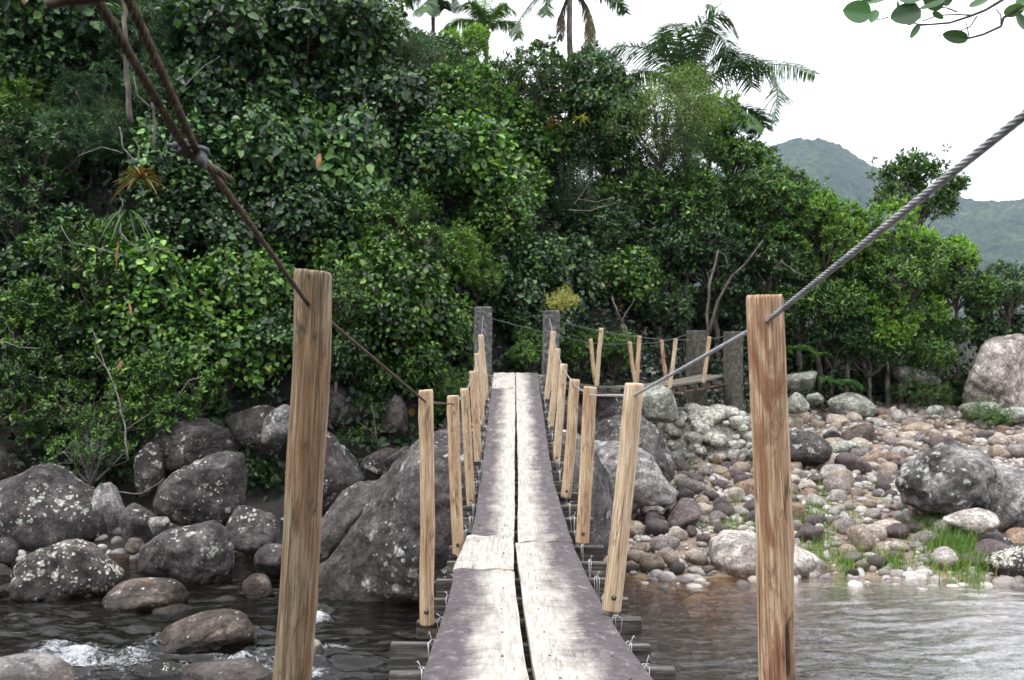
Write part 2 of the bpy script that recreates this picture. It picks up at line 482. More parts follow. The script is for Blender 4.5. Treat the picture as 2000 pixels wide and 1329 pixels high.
M['rock_greenish'] = m_rock("greenish_grey_boulder_rock", (0.17, 0.18, 0.15), (0.33, 0.34, 0.29), 0.25, (0.5, 0.52, 0.45))
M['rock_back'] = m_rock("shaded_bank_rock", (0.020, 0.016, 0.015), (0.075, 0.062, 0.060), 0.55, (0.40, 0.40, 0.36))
M['cobble'] = m_rock("river_cobble_rock", (0.55, 0.52, 0.50), (1.0, 0.97, 0.94), 0.0, usecol=True, scale=2.2, rough=0.7, wet=True)
M['mortar'] = m_rock("mortared_rubble_rock", (0.20, 0.19, 0.165), (0.56, 0.55, 0.48), 0.4, (0.55, 0.55, 0.48), 2.0)

def m_pebbles():
    m, nt, b, out = new_mat("mixed_pebble_rock")
    ge = nt.nodes.new("ShaderNodeNewGeometry")
    c = ramp(nt, ge.outputs["Random Per Island"], [(0.0, (0.11, 0.095, 0.097)), (0.25, (0.29, 0.255, 0.225)), (0.45, (0.24, 0.22, 0.218)), (0.60, (0.40, 0.36, 0.315)), (0.80, (0.37, 0.35, 0.335)), (1.0, (0.52, 0.485, 0.445))])
    n = noise(nt, 25, 4); f = ramp(nt, n, [(0.3, [0.7] * 3), (0.7, [1.15] * 3)])
    c = mixc(nt, 1.0, c, f, 'MULTIPLY'); nt.links.new(c, b.inputs["Base Color"]); b.inputs["Roughness"].default_value = 0.75
    return m
M['pebble'] = m_pebbles()

def m_leaf(name, c0, c1, c2, rough=0.42, spec=0.5, trans=0.18, dead=0.012):
    m, nt, b, out = new_mat(name)
    ge = nt.nodes.new("ShaderNodeNewGeometry")
    oi = nt.nodes.new("ShaderNodeObjectInfo")
    c = ramp(nt, ge.outputs["Random Per Island"], [(0.0, c0), (0.5, c1), (0.93, c2), (1.0 - dead - 0.002, [x * 1.25 for x in c2]), (1.0 - dead, (0.30, 0.16, 0.05))])
    # clump-sized variation of the foliage colour itself (young and old shoots)
    n = noise(nt, 1.3, 3, 0.6, geom_rand_vec(nt))
    f = ramp(nt, n, [(0.35, (0.62, 0.72, 0.70)), (0.65, (1.25, 1.18, 0.95))])
    c = mixc(nt, 0.8, c, f, 'MULTIPLY')
    hs = nt.nodes.new("ShaderNodeHueSaturation")
    mr = nt.nodes.new("ShaderNodeMapRange"); mr.inputs["To Min"].default_value = 0.60; mr.inputs["To Max"].default_value = 1.35
    nt.links.new(oi.outputs["Random"], mr.inputs["Value"]); nt.links.new(mr.outputs[0], hs.inputs["Value"])
    nt.links.new(c, hs.inputs["Color"]); c = hs.outputs[0]
    nt.links.new(c, b.inputs["Base Color"])
    b.inputs["Roughness"].default_value = rough; b.inputs["Specular IOR Level"].default_value = spec
    tr = nt.nodes.new("ShaderNodeBsdfTranslucent")
    tc = mixc(nt, 1.0, c, (1.3, 1.5, 0.6), 'MULTIPLY'); nt.links.new(tc, tr.inputs[0])
    mx = nt.nodes.new("ShaderNodeMixShader"); mx.inputs[0].default_value = trans
    nt.links.new(b.outputs[0], mx.inputs[1]); nt.links.new(tr.outputs[0], mx.inputs[2]); nt.links.new(mx.outputs[0], out.inputs[0])
    return m
M['L_broad'] = m_leaf("broad_dark_leaf", (0.006, 0.018, 0.008), (0.020, 0.056, 0.020), (0.125, 0.245, 0.075), 0.36, 0.5, 0.15, 0.003)
M['L_mid'] = m_leaf("glossy_green_leaf", (0.009, 0.030, 0.007), (0.036, 0.095, 0.020), (0.185, 0.345, 0.060), 0.36, 0.5, 0.2, 0.003)
M['L_bright'] = m_leaf("bright_green_leaf", (0.040, 0.105, 0.010), (0.130, 0.270, 0.030), (0.30, 0.48, 0.085), 0.40, 0.5, 0.3, 0.003)
M['L_olive'] = m_leaf("fine_olive_leaf", (0.022, 0.040, 0.010), (0.0682, 0.1188, 0.0297), (0.1725, 0.2530, 0.0713), 0.55, 0.3, 0.2, 0.0)
M['L_dkfine'] = m_leaf("fine_dark_leaf", (0.007, 0.022, 0.007), (0.0242, 0.0616, 0.0187), (0.0868, 0.1750, 0.0560), 0.45, 0.4, 0.18, 0.0)
M['L_blue'] = m_leaf("narrow_bluish_leaf", (0.012, 0.040, 0.016), (0.0374, 0.0990, 0.0396), (0.1170, 0.2340, 0.0975), 0.42, 0.4, 0.18, 0.0)
M['L_phil'] = m_leaf("large_pale_leaf", (0.06, 0.14, 0.035), (0.11, 0.25, 0.06), (0.20, 0.38, 0.10), 0.42, 0.6, 0.2, 0.008)
M['L_yellow'] = m_leaf("yellowing_leaf", (0.14, 0.17, 0.04), (0.32, 0.30, 0.08), (0.52, 0.44, 0.14), 0.5, 0.4, 0.25, 0.12)
M['L_palm'] = m_leaf("palm_leaflet", (0.025, 0.060, 0.026), (0.05, 0.11, 0.045), (0.10, 0.18, 0.075), 0.4, 0.5, 0.2, 0.0)
M['L_palm_l'] = m_leaf("light_palm_leaflet", (0.05, 0.10, 0.025), (0.09, 0.17, 0.04), (0.15, 0.25, 0.07), 0.45, 0.5, 0.25, 0.0)
M['L_deadfrond'] = m_leaf("withered_frond", (0.08, 0.065, 0.045), (0.14, 0.11, 0.075), (0.2, 0.17, 0.12), 0.8, 0.2, 0.1, 0.0)
M['L_grass'] = m_leaf("grass_blade", (0.045, 0.11, 0.018), (0.10, 0.21, 0.035), (0.22, 0.30, 0.08), 0.5, 0.4, 0.3, 0.05)
M['L_brom'] = m_leaf("bromeliad_leaf", (0.09, 0.10, 0.02), (0.17, 0.13, 0.035), (0.26, 0.10, 0.05), 0.45, 0.4, 0.2, 0.0)
M['L_fern'] = m_leaf("fern_frond", (0.03, 0.075, 0.022), (0.055, 0.13, 0.035), (0.09, 0.18, 0.05), 0.5, 0.4, 0.2, 0.0)
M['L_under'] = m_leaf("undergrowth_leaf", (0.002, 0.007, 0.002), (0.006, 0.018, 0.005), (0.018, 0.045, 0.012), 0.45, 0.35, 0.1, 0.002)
M['L_grape'] = m_leaf("round_thick_leaf", (0.055, 0.11, 0.06), (0.075, 0.15, 0.075), (0.11, 0.20, 0.095), 0.42, 0.45, 0.22, 0.0)
M['bark'] = m_simple("grey_brown_bark", [(0.3, (0.03, 0.024, 0.019)), (0.5, (0.085, 0.07, 0.058)), (0.72, (0.20, 0.175, 0.15))], 8, 0.9, 0, 0.6, (1, 1, 0.4), 0.02)
M['bark_pale'] = m_simple("pale_dead_bark", [(0.3, (0.07, 0.062, 0.056)), (0.5, (0.17, 0.155, 0.145)), (0.72, (0.33, 0.31, 0.29))], 14, 0.9, 0, 0.5, None, 0.01)
M['twig'] = m_simple("dark_twig_bark", [(0.3, (0.02, 0.016, 0.016)), (0.7, (0.09, 0.075, 0.07))], 30, 0.8, 0, 0.3)
M['deadleaf'] = m_simple("dead_orange_leaf", [(0.3, (0.14, 0.06, 0.03)), (0.7, (0.36, 0.19, 0.09))], 15, 0.7)

def m_ground():
    m, nt, b, out = new_mat("bank_soil")
    at = nt.nodes.new("ShaderNodeVertexColor"); at.layer_name = "cover"
    n = noise(nt, 2.0, 6, 0.7); n2 = noise(nt, 22, 5, 0.7)
    f = ramp(nt, n, [(0.3, [0.6] * 3), (0.7, [1.25] * 3)]); f2 = ramp(nt, n2, [(0.3, [0.55] * 3), (0.7, [1.35] * 3)])
    c = mixc(nt, 1.0, at.outputs["Color"], f, 'MULTIPLY'); c = mixc(nt, 1.0, c, f2, 'MULTIPLY')
    nt.links.new(c, b.inputs["Base Color"]); b.inputs["Roughness"].default_value = 0.9
    bump(nt, b, n2, 0.8, 0.03)
    return m
M['ground'] = m_ground()

def m_hills():
    m, nt, b, out = new_mat("forested_hill")
    tc = nt.nodes.new("ShaderNodeTexCoord")
    n = noise(nt, 0.006, 6, 0.75, tc.outputs["Object"]); n2 = noise(nt, 0.055, 5, 0.85, tc.outputs["Object"])
    c = ramp(nt, n, [(0.3, (0.016, 0.026, 0.012)), (0.5, (0.032, 0.050, 0.020)), (0.7, (0.065, 0.085, 0.034))])
    f = ramp(nt, n2, [(0.38, [0.2] * 3), (0.62, [2.0] * 3)])
    c = mixc(nt, 1.0, c, f, 'MULTIPLY')
    nt.links.new(c, b.inputs["Base Color"]); b.inputs["Roughness"].default_value = 0.95; b.inputs["Specular IOR Level"].default_value = 0.1
    bump(nt, b, n2, 1.0, 9.0)
    return m
M['hills'] = m_hills()

def m_water():
    m, nt, b, out = new_mat("brown_stream_water")
    nt.nodes.remove(b)
    tc = nt.nodes.new("ShaderNodeTexCoord"); v = tc.outputs["Object"]
    at = nt.nodes.new("ShaderNodeAttribute"); at.attribute_name = "foam"
    rp = nt.nodes.new("ShaderNodeAttribute"); rp.attribute_name = "rough"
    n1 = noise(nt, 1.0, 4, 0.6, v, (3.2, 8.5, 1), (0, 0, 0), 0.6); n2 = noise(nt, 1.0, 3, 0.6, v, (12, 30, 1), (3, 3, 0), 0.5)
    bp = nt.nodes.new("ShaderNodeBump"); bp.inputs["Distance"].default_value = 0.026; nt.links.new(n1, bp.inputs["Height"])
    st = nt.nodes.new("ShaderNodeMapRange"); st.inputs["To Min"].default_value = 0.1; st.inputs["To Max"].default_value = 1.0
    nt.links.new(rp.outputs["Fac"], st.inputs["Value"]); nt.links.new(st.outputs[0], bp.inputs["Strength"])
    b2 = nt.nodes.new("ShaderNodeBump"); b2.inputs["Distance"].default_value = 0.008; b2.inputs["Strength"].default_value = 0.8
    nt.links.new(n2, b2.inputs["Height"]); nt.links.new(bp.outputs[0], b2.inputs["Normal"])
    gl = nt.nodes.new("ShaderNodeBsdfGlossy"); gl.inputs["Roughness"].default_value = 0.06; nt.links.new(b2.outputs[0], gl.inputs["Normal"])
    gl.inputs["Color"].default_value = (1, 1, 1, 1)
    tr = nt.nodes.new("ShaderNodeBsdfTransparent")
    dp = nt.nodes.new("ShaderNodeAttribute"); dp.attribute_name = "depth"
    tcol = ramp(nt, dp.outputs["Fac"], [(0.0, (0.90, 0.75, 0.55)), (0.35, (0.60, 0.36, 0.16)), (1.0, (0.16, 0.09, 0.04))])
    nt.links.new(tcol, tr.inputs[0])
    body = nt.nodes.new("ShaderNodeBsdfDiffuse"); body.inputs[0].default_value = (0.005, 0.0035, 0.002, 1)
    bm_ = nt.nodes.new("ShaderNodeMixShader"); bf = ramp(nt, dp.outputs["Fac"], [(0.0, 0.0), (1.0, 0.5)])
    nt.links.new(bf, bm_.inputs[0]); nt.links.new(tr.outputs[0], bm_.inputs[1]); nt.links.new(body.outputs[0], bm_.inputs[2])
    fr = nt.nodes.new("ShaderNodeFresnel"); fr.inputs[0].default_value = 1.36; nt.links.new(b2.outputs[0], fr.inputs["Normal"])
    fm = nt.nodes.new("ShaderNodeMath"); fm.operation = 'MULTIPLY'; fm.use_clamp = True; nt.links.new(fr.outputs[0], fm.inputs[0]); sky_boost = nt.nodes.new('ShaderNodeMapRange'); sky_boost.inputs['From Min'].default_value = 0.2; sky_boost.inputs['To Min'].default_value = 2.8; sky_boost.inputs['To Max'].default_value = 0.95; nt.links.new(rp.outputs['Fac'], sky_boost.inputs['Value']); nt.links.new(sky_boost.outputs[0], fm.inputs[1])  # sky reflection brightened beyond plain Fresnel, most on the right-hand water
    mx = nt.nodes.new("ShaderNodeMixShader"); nt.links.new(fm.outputs[0], mx.inputs[0]); nt.links.new(bm_.outputs[0], mx.inputs[1]); nt.links.new(gl.outputs[0], mx.inputs[2])
    # foam
    fo = nt.nodes.new("ShaderNodeBsdfPrincipled"); fo.inputs["Base Color"].default_value = (0.68, 0.71, 0.74, 1); fo.inputs["Roughness"].default_value = 0.5
    fb = nt.nodes.new("ShaderNodeBump"); fb.inputs["Distance"].default_value = 0.05; fb.inputs["Strength"].default_value = 1
    fn = noise(nt, 1.0, 8, 0.82, v, (10, 19, 8), (1, 1, 1), 1.6)
    nt.links.new(fn, fb.inputs["Height"]); nt.links.new(fb.outputs[0], fo.inputs["Normal"])
    mu = nt.nodes.new("ShaderNodeMath"); mu.operation = 'MULTIPLY_ADD'; nt.links.new(at.outputs["Fac"], mu.inputs[0]); mu.inputs[1].default_value = 0.50; nt.links.new(fn, mu.inputs[2])
    mr = nt.nodes.new("ShaderNodeMapRange"); mr.inputs["From Min"].default_value = 0.82; mr.inputs["From Max"].default_value = 0.96
    nt.links.new(mu.outputs[0], mr.inputs["Value"])
    m2 = nt.nodes.new("ShaderNodeMixShader"); nt.links.new(mr.outputs[0], m2.inputs[0]); nt.links.new(mx.outputs[0], m2.inputs[1]); nt.links.new(fo.outputs[0], m2.inputs[2])
    nt.links.new(m2.outputs[0], out.inputs[0])
    return m
M['water'] = m_water()

# ------------------------------------------------------------------ terrain
XS = [-40, -12, -6, -2, 0, 2, 4, 8, 14, 40]
Y0S = [15, 15.6, 16.0, 16.8, 18.4, 19.8, 22.5, 25.0, 27.5, 32]
SS = [2.3, 2.3, 2.1, 1.8, 1.4, 1.0, 0.8, 0.45, 0.3, 0.25]
HS = [14, 13, 12, 10, 8, 6.2, 4.6, 3.2, 2.6, 2.4]
def ground_np(x, y):
    x = np.asarray(x, float); y = np.asarray(y, float)
    # stream bed and its two banks
    shore_far = np.interp(x, [-40, -8, -3, -1, 1, 1.6, 12, 40], [13.4, 13.6, 13.8, 13.6, 13.0, 12.4, 12.6, 13])
    t = y - shore_far
    bed = -0.55 * np.clip(1 - (t + 2.4) / 2.4, 0, 1) ** 0.8
    bed = np.where(t < 0, -0.55 * (1 - np.exp(t / np.interp(x, [0, 2], [1.2, 2.6]))), 0)
    slope = np.interp(x, [-40, -1, 1.2, 40], [0.16, 0.16, 0.10, 0.09])
    bank = np.where(t > 0, slope * t, 0)
    v = np.clip(y - np.interp(x, XS, Y0S), 0, None)
    s = np.interp(x, XS, SS); H = np.interp(x, XS, HS)
    fade = np.clip(1 - (y - 60) / 300, 0.0, 1)
    hill = H * (1 - np.exp(-s * v / H)) * fade
    z = bed + np.minimum(bank, 1.5) + hill
    near = np.clip(5.6 - y, 0, None) * 0.5
    near = 1.7 * (1 - np.exp(-near / 1.0))
    z = z + np.where(y < 5.6, near + 0.55 * np.clip((5.6 - y) / 1.0, 0, 1), 0)
    back = np.clip(-4.5 - y, 0, None)      # unseen slope added behind the camera to block low sky light
    z = z + 13 * (1 - np.exp(-1.5 * back / 13)) * np.clip(1 - (-y - 60) / 300, 0, 1)
    p = np.stack([x, y, x * 0], -1)
    amp = np.clip((y - 12.0) / 3, 0.15, 1) * 0.10 + np.clip(v / 3, 0, 1) * 0.35
    return z + fbm(p * 0.9, 4, 3) * amp
def ground(x, y):
    return float(ground_np(np.array([x]), np.array([y]))[0])

def hit_ground(px, py, off=0.0, y0=7.0, y1=40.0, default=None):
    ys = np.linspace(y0, y1, 700)
    xs = (px - 1000) / FPX * ys; zs = CZ - (py - HY) / FPX * ys
    g = ground_np(xs, ys) + off
    k = np.nonzero(zs < g)[0]
    if len(k) == 0: return default
    return float(ys[k[0]])

def spaced(core0, core1, step, far, growth=1.25):
    a = list(np.arange(core0, core1 + 1e-6, step))
    hi = [a[-1]]; d = step
    while hi[-1] < far: d *= growth; hi.append(hi[-1] + d)
    lo = [a[0]]; d = step
    while lo[-1] > -far: d *= growth; lo.append(lo[-1] - d)
    return np.array(lo[:0:-1] + a + hi[1:])

def grid_mesh(name, xs, ys, zf, mat):
    X, Y = np.meshgrid(xs, ys)
    Z = zf(X.ravel(), Y.ravel())
    v = np.stack([X.ravel(), Y.ravel(), Z], -1)
    nx, ny = len(xs), len(ys)
    i = np.arange((nx - 1) * (ny - 1)); r = i // (nx - 1); c = i % (nx - 1)
    a = r * nx + c
    q = np.stack([a, a + 1, a + nx + 1, a + nx], -1)
    return np_mesh(name, v, quads=q, mat=mat, smooth=True), v

def terrain_z(x, y):
    z = ground_np(x, y)
    return z
gx = spaced(-16, 20, 0.16, 4200); gy = spaced(0, 34, 0.14, 4200)
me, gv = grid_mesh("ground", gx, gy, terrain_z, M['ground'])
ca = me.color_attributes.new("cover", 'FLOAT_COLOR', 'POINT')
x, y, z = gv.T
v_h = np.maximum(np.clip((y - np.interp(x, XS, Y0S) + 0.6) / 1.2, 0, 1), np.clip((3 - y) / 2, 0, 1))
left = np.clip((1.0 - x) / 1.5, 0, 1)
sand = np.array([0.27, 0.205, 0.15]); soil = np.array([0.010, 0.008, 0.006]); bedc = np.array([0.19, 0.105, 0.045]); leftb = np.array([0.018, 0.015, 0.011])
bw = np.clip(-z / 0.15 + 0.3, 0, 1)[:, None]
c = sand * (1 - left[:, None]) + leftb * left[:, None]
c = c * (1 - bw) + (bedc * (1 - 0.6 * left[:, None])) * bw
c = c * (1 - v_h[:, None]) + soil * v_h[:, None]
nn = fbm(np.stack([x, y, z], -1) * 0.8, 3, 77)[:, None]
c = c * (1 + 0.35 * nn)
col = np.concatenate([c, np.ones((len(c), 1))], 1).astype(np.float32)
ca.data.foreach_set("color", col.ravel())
tag(link("ground", me), "brown sandy stream bank rising into a steep wooded hillside", "ground", kind="structure")

# far hills
def ridge_profile(px):
    return np.interp(px, [-3000, 0, 800, 1200, 1400, 1480, 1510, 1560, 1600, 1640, 1680, 1720, 1760, 1800, 1850, 1890, 1930, 1970, 2010, 2100, 2400, 3200, 5000],
                     [560, 520, 470, 400, 350, 318, 305, 291, 290, 301, 325, 345, 365, 378, 390, 402, 405, 404, 400, 370, 330, 460, 600])
def make_hills():
    px = np.concatenate([np.linspace(-3000, 1300, 160)[:-1], np.linspace(1300, 2150, 520), np.linspace(2150, 5000, 160)[1:]])
    ang = np.arctan((px - 1000) / FPX); na, nr = len(px), 260; K = 5.0
    top = (HY - ridge_profile(px)) / FPX
    vs = []
    for k in range(nr):
        t = k / (nr - 1)
        Yd = K * (330 + 420 * t)               # depth
        u = min(t / 0.62, 1.0)
        prof = math.sin(u * math.pi / 2) ** 1.15 if t <= 0.62 else math.cos((t - 0.62) / 0.38 * math.pi / 2)
        Yr = K * (330 + 420 * 0.62)
        h = (top * Yr + CZ) * prof
        X = np.tan(ang) * Yd
        pts = np.stack([X, np.full(na, Yd), h * 0], -1)
        n1 = fbm(pts * 0.0028, 3, 5) * 40 * (0.2 + 0.8 * math.sin(min(t / 0.62, 1) * math.pi)) 
        n2 = fbm(pts * 0.055, 3, 9) * 15
        vs.append(np.stack([X, np.full(na, Yd), h + n1 + n2 - 6.0], -1))
    v = np.concatenate(vs)
    i = np.arange((na - 1) * (nr - 1)); r = i // (na - 1); c = i % (na - 1); a = r * na + c
    me = np_mesh("hills", v, quads=np.stack([a, a + 1, a + na + 1, a + na], -1), mat=M['hills'], smooth=True)
    tag(link("hills", me), "two hazy forested hills beyond the valley", "hills", kind="structure")
make_hills()

# ------------------------------------------------------------------ water
def foam_field(x, y):
    z = [(150, 1290, 90, 34, 0.92), (110, 1270, 60, 22, 0.7), (250, 1300, 110, 40, 0.72), (300, 1262, 70, 20, 0.6), (440, 1308, 140, 24, 0.8), (560, 1290, 140, 30, 0.72), (490, 1240, 60, 16, 0.5),
         (610, 1210, 45, 22, 0.9), (520, 1160, 90, 25, 0.35), (600, 1320, 120, 20, 0.7), (200, 1230, 160, 20, 0.35), (650, 1270, 60, 18, 0.6), (60, 1205, 80, 16, 0.4), (470, 1140, 60, 12, 0.35), (700, 1310, 60, 20, 0.45), (1330, 1210, 60, 8, 0.05)]
    out = np.zeros_like(x)
    yy = np.maximum(y, 0.5)
    px = 1000 + x / yy * FPX; py = HY + CZ / yy * FPX
    for cx, cy, rx, ry, a in z:
        c = P(cx, cy, CZ * FPX / (cy - HY)); sx = rx / FPX * c.y; sy = (CZ * FPX / (cy - ry - HY) - CZ * FPX / (cy + ry - HY)) / 2
        out = np.maximum(out, a * np.exp(-((x - c.x) / sx) ** 2 - ((y - c.y) / sy) ** 2))
    return out
wx = spaced(-7.5, 7.5, 0.035, 90, 1.3); wy = np.concatenate([np.arange(2.0, 7.4, 0.15), np.arange(7.4, 14.2, 0.033), np.arange(14.2, 17.5, 0.2)])
def water_z(x, y):
    p = np.stack([x, y, x * 0], -1)
    lft = np.clip((0.2 - x) / 1.2, 0, 1) * np.clip((x + 9) / 2, 0, 1)
    p = p + 0.25 * np.stack([fbm(p * 0.8, 2, 91), fbm(p * 0.8, 2, 92), p[:, 2] * 0], -1)
    n = fbm(p * np.array([1.1, 2.6, 1]), 3, 21); n2 = fbm(p * np.array([3.6, 8.0, 1]), 3, 31)
    rid = 1 - np.abs(fbm(p * np.array([1.9, 3.6, 1]), 3, 41)) * 2.4
    f = foam_field(x, y)
    near = np.clip((13.2 - y) / 2.0, 0.1, 1)
    return near * (n * 0.022 + n2 * 0.017 + lft * (n * 0.028 + rid * 0.016 + n2 * 0.010)) + f * 0.05 * (1 + n2 * 3)
me, wv = grid_mesh("stream_water", wx, wy, water_z, M['water'])
x, y, z = wv.T
for nm, val in (("foam", foam_field(x, y) + 0.55 * np.clip(fbm(np.stack([x * 1.6, y * 5, z * 0], -1), 4, 61) - 0.12, 0, 1) * (x < 0.3)),
                ("rough", np.interp(x, [-1, 0.5, 2.2, 3.8], [1, 0.8, 0.75, 0.2])),  # wave chop, shaped across x to also brighten the right-hand sky reflection
                ("depth", np.clip(-ground_np(x, y) / 0.55 * np.where(x < 0, 2.6, 1.0), 0, 1))):
    a = me.attributes.new(nm, 'FLOAT', 'POINT'); a.data.foreach_set("value", val.astype(np.float32))
tag(link("stream_water", me), "brown mountain stream, foaming among the boulders and rippling by the bank", "stream", kind="structure")

# ------------------------------------------------------------------ rocks
_ico = {}
def ico(sub):
    if sub not in _ico:
        bm = bmesh.new(); bmesh.ops.create_icosphere(bm, subdivisions=sub, radius=1.0)
        v = np.array([a.co[:] for a in bm.verts]); f = np.array([[a.index for a in t.verts] for t in bm.faces]); bm.free()
        v /= np.linalg.norm(v, axis=1)[:, None]
        _ico[sub] = (v, f)
    return _ico[sub]

def rock_shape(seed, sub=5, cut=12, lo=0.72, hi=1.0, p=9, rough=0.05):
    rng = np.random.RandomState(seed)
    d, f = ico(sub)
    n = rng.normal(size=(cut, 3)); n /= np.linalg.norm(n, axis=1)[:, None]
    cc = rng.uniform(lo, hi, cut)
    m = np.maximum(d @ n.T, 0) / cc
    s = (np.sum(m ** p, axis=1) + (1 / 1.12) ** p) ** (1 / p)
    r = 1 / s
    r *= 1 + rough * fbm(d * 2.2 + seed, 4, seed) + rough * 0.45 * fbm(d * 7 + seed, 4, seed + 9) - rough * 0.6 * np.clip(1 - np.abs(fbm(d * 1.6 + seed * 3, 3, seed + 20)) * 9, 0, 1)
    v = d * r[:, None]
    # unit bounding box
    mn, mx = v.min(0), v.max(0)
    v = (v - (mn + mx) / 2) / ((mx - mn) / 2)
    return v, f

def boulder(label, cx, cy, w, h, Y, mat='rock_dark', depth=None, roll=0, seed=1, sub=5, poly=None, name="boulder", cut=13, lo=0.62, p=13, rough=0.065, group=None, cat="boulder", sink=0.0):
    """boulder whose visible bounds are centred at photo pixel (cx, cy) with size w x h pixels at depth Y (its own middle)"""
    W, H = w / FPX * Y / 2, h / FPX * Y / 2
    D = depth / 2 if depth else (W + H) / 2
    if poly is None:
        v, f = rock_shape(seed, sub, cut, lo, 1.0, p, rough)
        v = v * np.array([W, D, H])
        if roll:
            a = math.radians(roll); R = np.array([[math.cos(a), 0, -math.sin(a)], [0, 1, 0], [math.sin(a), 0, math.cos(a)]])
            v = v @ R.T
            mn, mx = v.min(0), v.max(0); v = (v - (mn + mx) / 2) * np.array([2 * W / (mx[0] - mn[0]), 1, 2 * H / (mx[2] - mn[2])])
        o_loc = P(cx, cy, Y)
    else:
        pts = np.array(poly, float); c0 = pts.mean(0); cx, cy = c0
        o_loc = P(cx, cy, Y)
        q = np.stack([(pts[:, 0] - cx), -(pts[:, 1] - cy)], -1) / FPX * Y
        d, f = ico(sub)
        th = np.arctan2(q[:, 1], q[:, 0]); R = np.hypot(q[:, 0], q[:, 1]); o = np.argsort(th); th, R = th[o], R[o]
        tt = np.linspace(-math.pi, math.pi, 721)
        # radius of the polygon along each direction
        qs = q[o]; rr = []
        for a in tt:
            dr = np.array([math.cos(a), math.sin(a)]); best = 0.01
            for i in range(len(qs)):
                A, B = qs[i], qs[(i + 1) % len(qs)]; e = B - A; det = dr[0] * (-e[1]) - dr[1] * (-e[0])
                if abs(det) < 1e-9: continue
                t = (A[0] * (-e[1]) - A[1] * (-e[0])) / det; s = (dr[0] * A[1] - dr[1] * A[0]) / det
                if -1e-6 <= s <= 1 + 1e-6 and t > best: best = t
            rr.append(best)
        rr = np.array(rr); k = np.ones(9) / 9; rr = np.convolve(np.r_[rr[-5:-1], rr, rr[1:5]], k, 'valid')
        a = np.arctan2(d[:, 2], d[:, 0]); Rr = np.interp(a, tt, rr)
        D = depth / 2 if depth else float(np.mean(R)) * 0.9
        rng = np.random.RandomState(seed); n = rng.normal(size=(cut, 3)); n /= np.linalg.norm(n, axis=1)[:, None]
        cc = rng.uniform(0.62, 1.0, cut); m = np.maximum(d @ n.T, 0) / cc
        s = (np.sum(m ** 14, axis=1) + 1) ** (-1 / 14.0)
        rho = np.hypot(d[:, 0], d[:, 2]); prof = np.clip(rho, 0, 1) ** 0.8
        fac = np.interp(rho, [0, 0.85, 1], [1, 1, 0])
        s2 = 1 + (s - 1) * fac
        v = np.stack([np.cos(a) * Rr * prof, d[:, 1] * D * s2, np.sin(a) * Rr * prof], -1)
        nz = fbm(v * 2.0 + seed, 4, seed) * rough * 1.3 + fbm(v * 8.0 + seed, 4, seed + 3) * rough * 0.4 - rough * 0.5 * np.clip(1 - np.abs(fbm(v * 1.1 + seed * 3, 3, seed + 20)) * 9, 0, 1)
        v = v + d * nz[:, None]
    me = np_mesh(name, v, tris=f, mat=M[mat], smooth=True)
    o = link(name, me, loc=o_loc)
    tag(o, label, cat, group)
    return o

def Yw(base_y, z=0.0): return (CZ - z) * FPX / (base_y - HY)

B = boulder
# left bank boulders, near to far
B("brown boulder crowned with a white lichen crust, tilted in the foaming water", 400, 1245, 196, 104, 9.75, 'rock_brown', roll=14, seed=3, lo=0.85, depth=0.7)
B("low grey rock lying in the foam under the brown lichen-crusted boulder", 440, 1330, 190, 60, 8.75, 'rock_grey', seed=5, depth=0.6)
B("smooth grey rock at the lower left corner beside the white water", 40, 1338, 210, 110, 8.7, 'rock_grey', seed=6, depth=0.8, lo=0.85)
B("small pale rock in the rapids just behind the near brown post", 600, 1282, 60, 62, 9.4, 'rock_pale', seed=7, depth=0.3)
B("flat brown rock barely above the water with a fallen leaf on it", 280, 1172, 165, 76, 11.15, 'rock_brown', seed=8, depth=0.8, lo=0.8)
B("low dark wet rock touching the flat brown rock in the stream", 335, 1205, 100, 50, 10.9, 'rock_brown', seed=9, depth=0.5)
B("flat-topped boulder thickly spotted with white lichen at the water's edge", 130, 1120, 0, 0, 11.75, 'rock_spot', seed=10, sub=6, depth=1.0,
  poly=[(25, 1140), (40, 1100), (80, 1070), (130, 1056), (175, 1062), (205, 1090), (235, 1125), (225, 1150), (190, 1165), (130, 1185), (60, 1180), (30, 1165)])
B("rounded dark boulder with grey lichen rings standing in the stream", 0, 0, 0, 0, 12.4, 'rock_dark2', seed=11, sub=6, depth=1.0,
  poly=[(272, 1085), (285, 1055), (320, 1035), (375, 1025), (415, 1016), (435, 1030), (455, 1070), (452, 1110), (440, 1145), (400, 1152), (350, 1140), (300, 1128), (275, 1110)])
B("huge rounded grey-black boulder, the largest of the left bank", 0, 0, 0, 0, 14.6, 'rock_dark', seed=12, sub=6, depth=1.9,
  poly=[(-10, 965), (10, 940), (45, 925), (75, 908), (110, 915), (150, 945), (195, 970), (214, 1000), (215, 1040), (190, 1080), (130, 1095), (50, 1085), (-15, 1060), (-25, 1010)])
B("narrow grey slab leaning on the right side of the huge boulder", 215, 1005, 58, 130, 14.7, 'rock_grey', seed=13, depth=0.9)
B("egg-shaped dark boulder resting high on its neighbours, tip up to the right", 0, 0, 0, 0, 14.3, 'rock_dark', seed=14, sub=6, depth=1.2,
  poly=[(308, 980), (320, 945), (355, 915), (400, 890), (440, 882), (470, 890), (482, 920), (478, 960), (470, 1000), (445, 1025), (400, 1032), (340, 1022), (312, 1005)])
B("small dark rounded boulder wedged between the huge and the egg-shaped boulder", 275, 1025, 80, 84, 13.9, 'rock_dark', seed=15)
B("fist-shaped little rock behind the ringed boulder", 312, 1028, 44, 40, 13.4, 'rock_grey', seed=16)
B("blocky dark boulder right of the egg-shaped one, close to the near post", 492, 1032, 108, 92, 13.7, 'rock_dark', seed=17, lo=0.65)
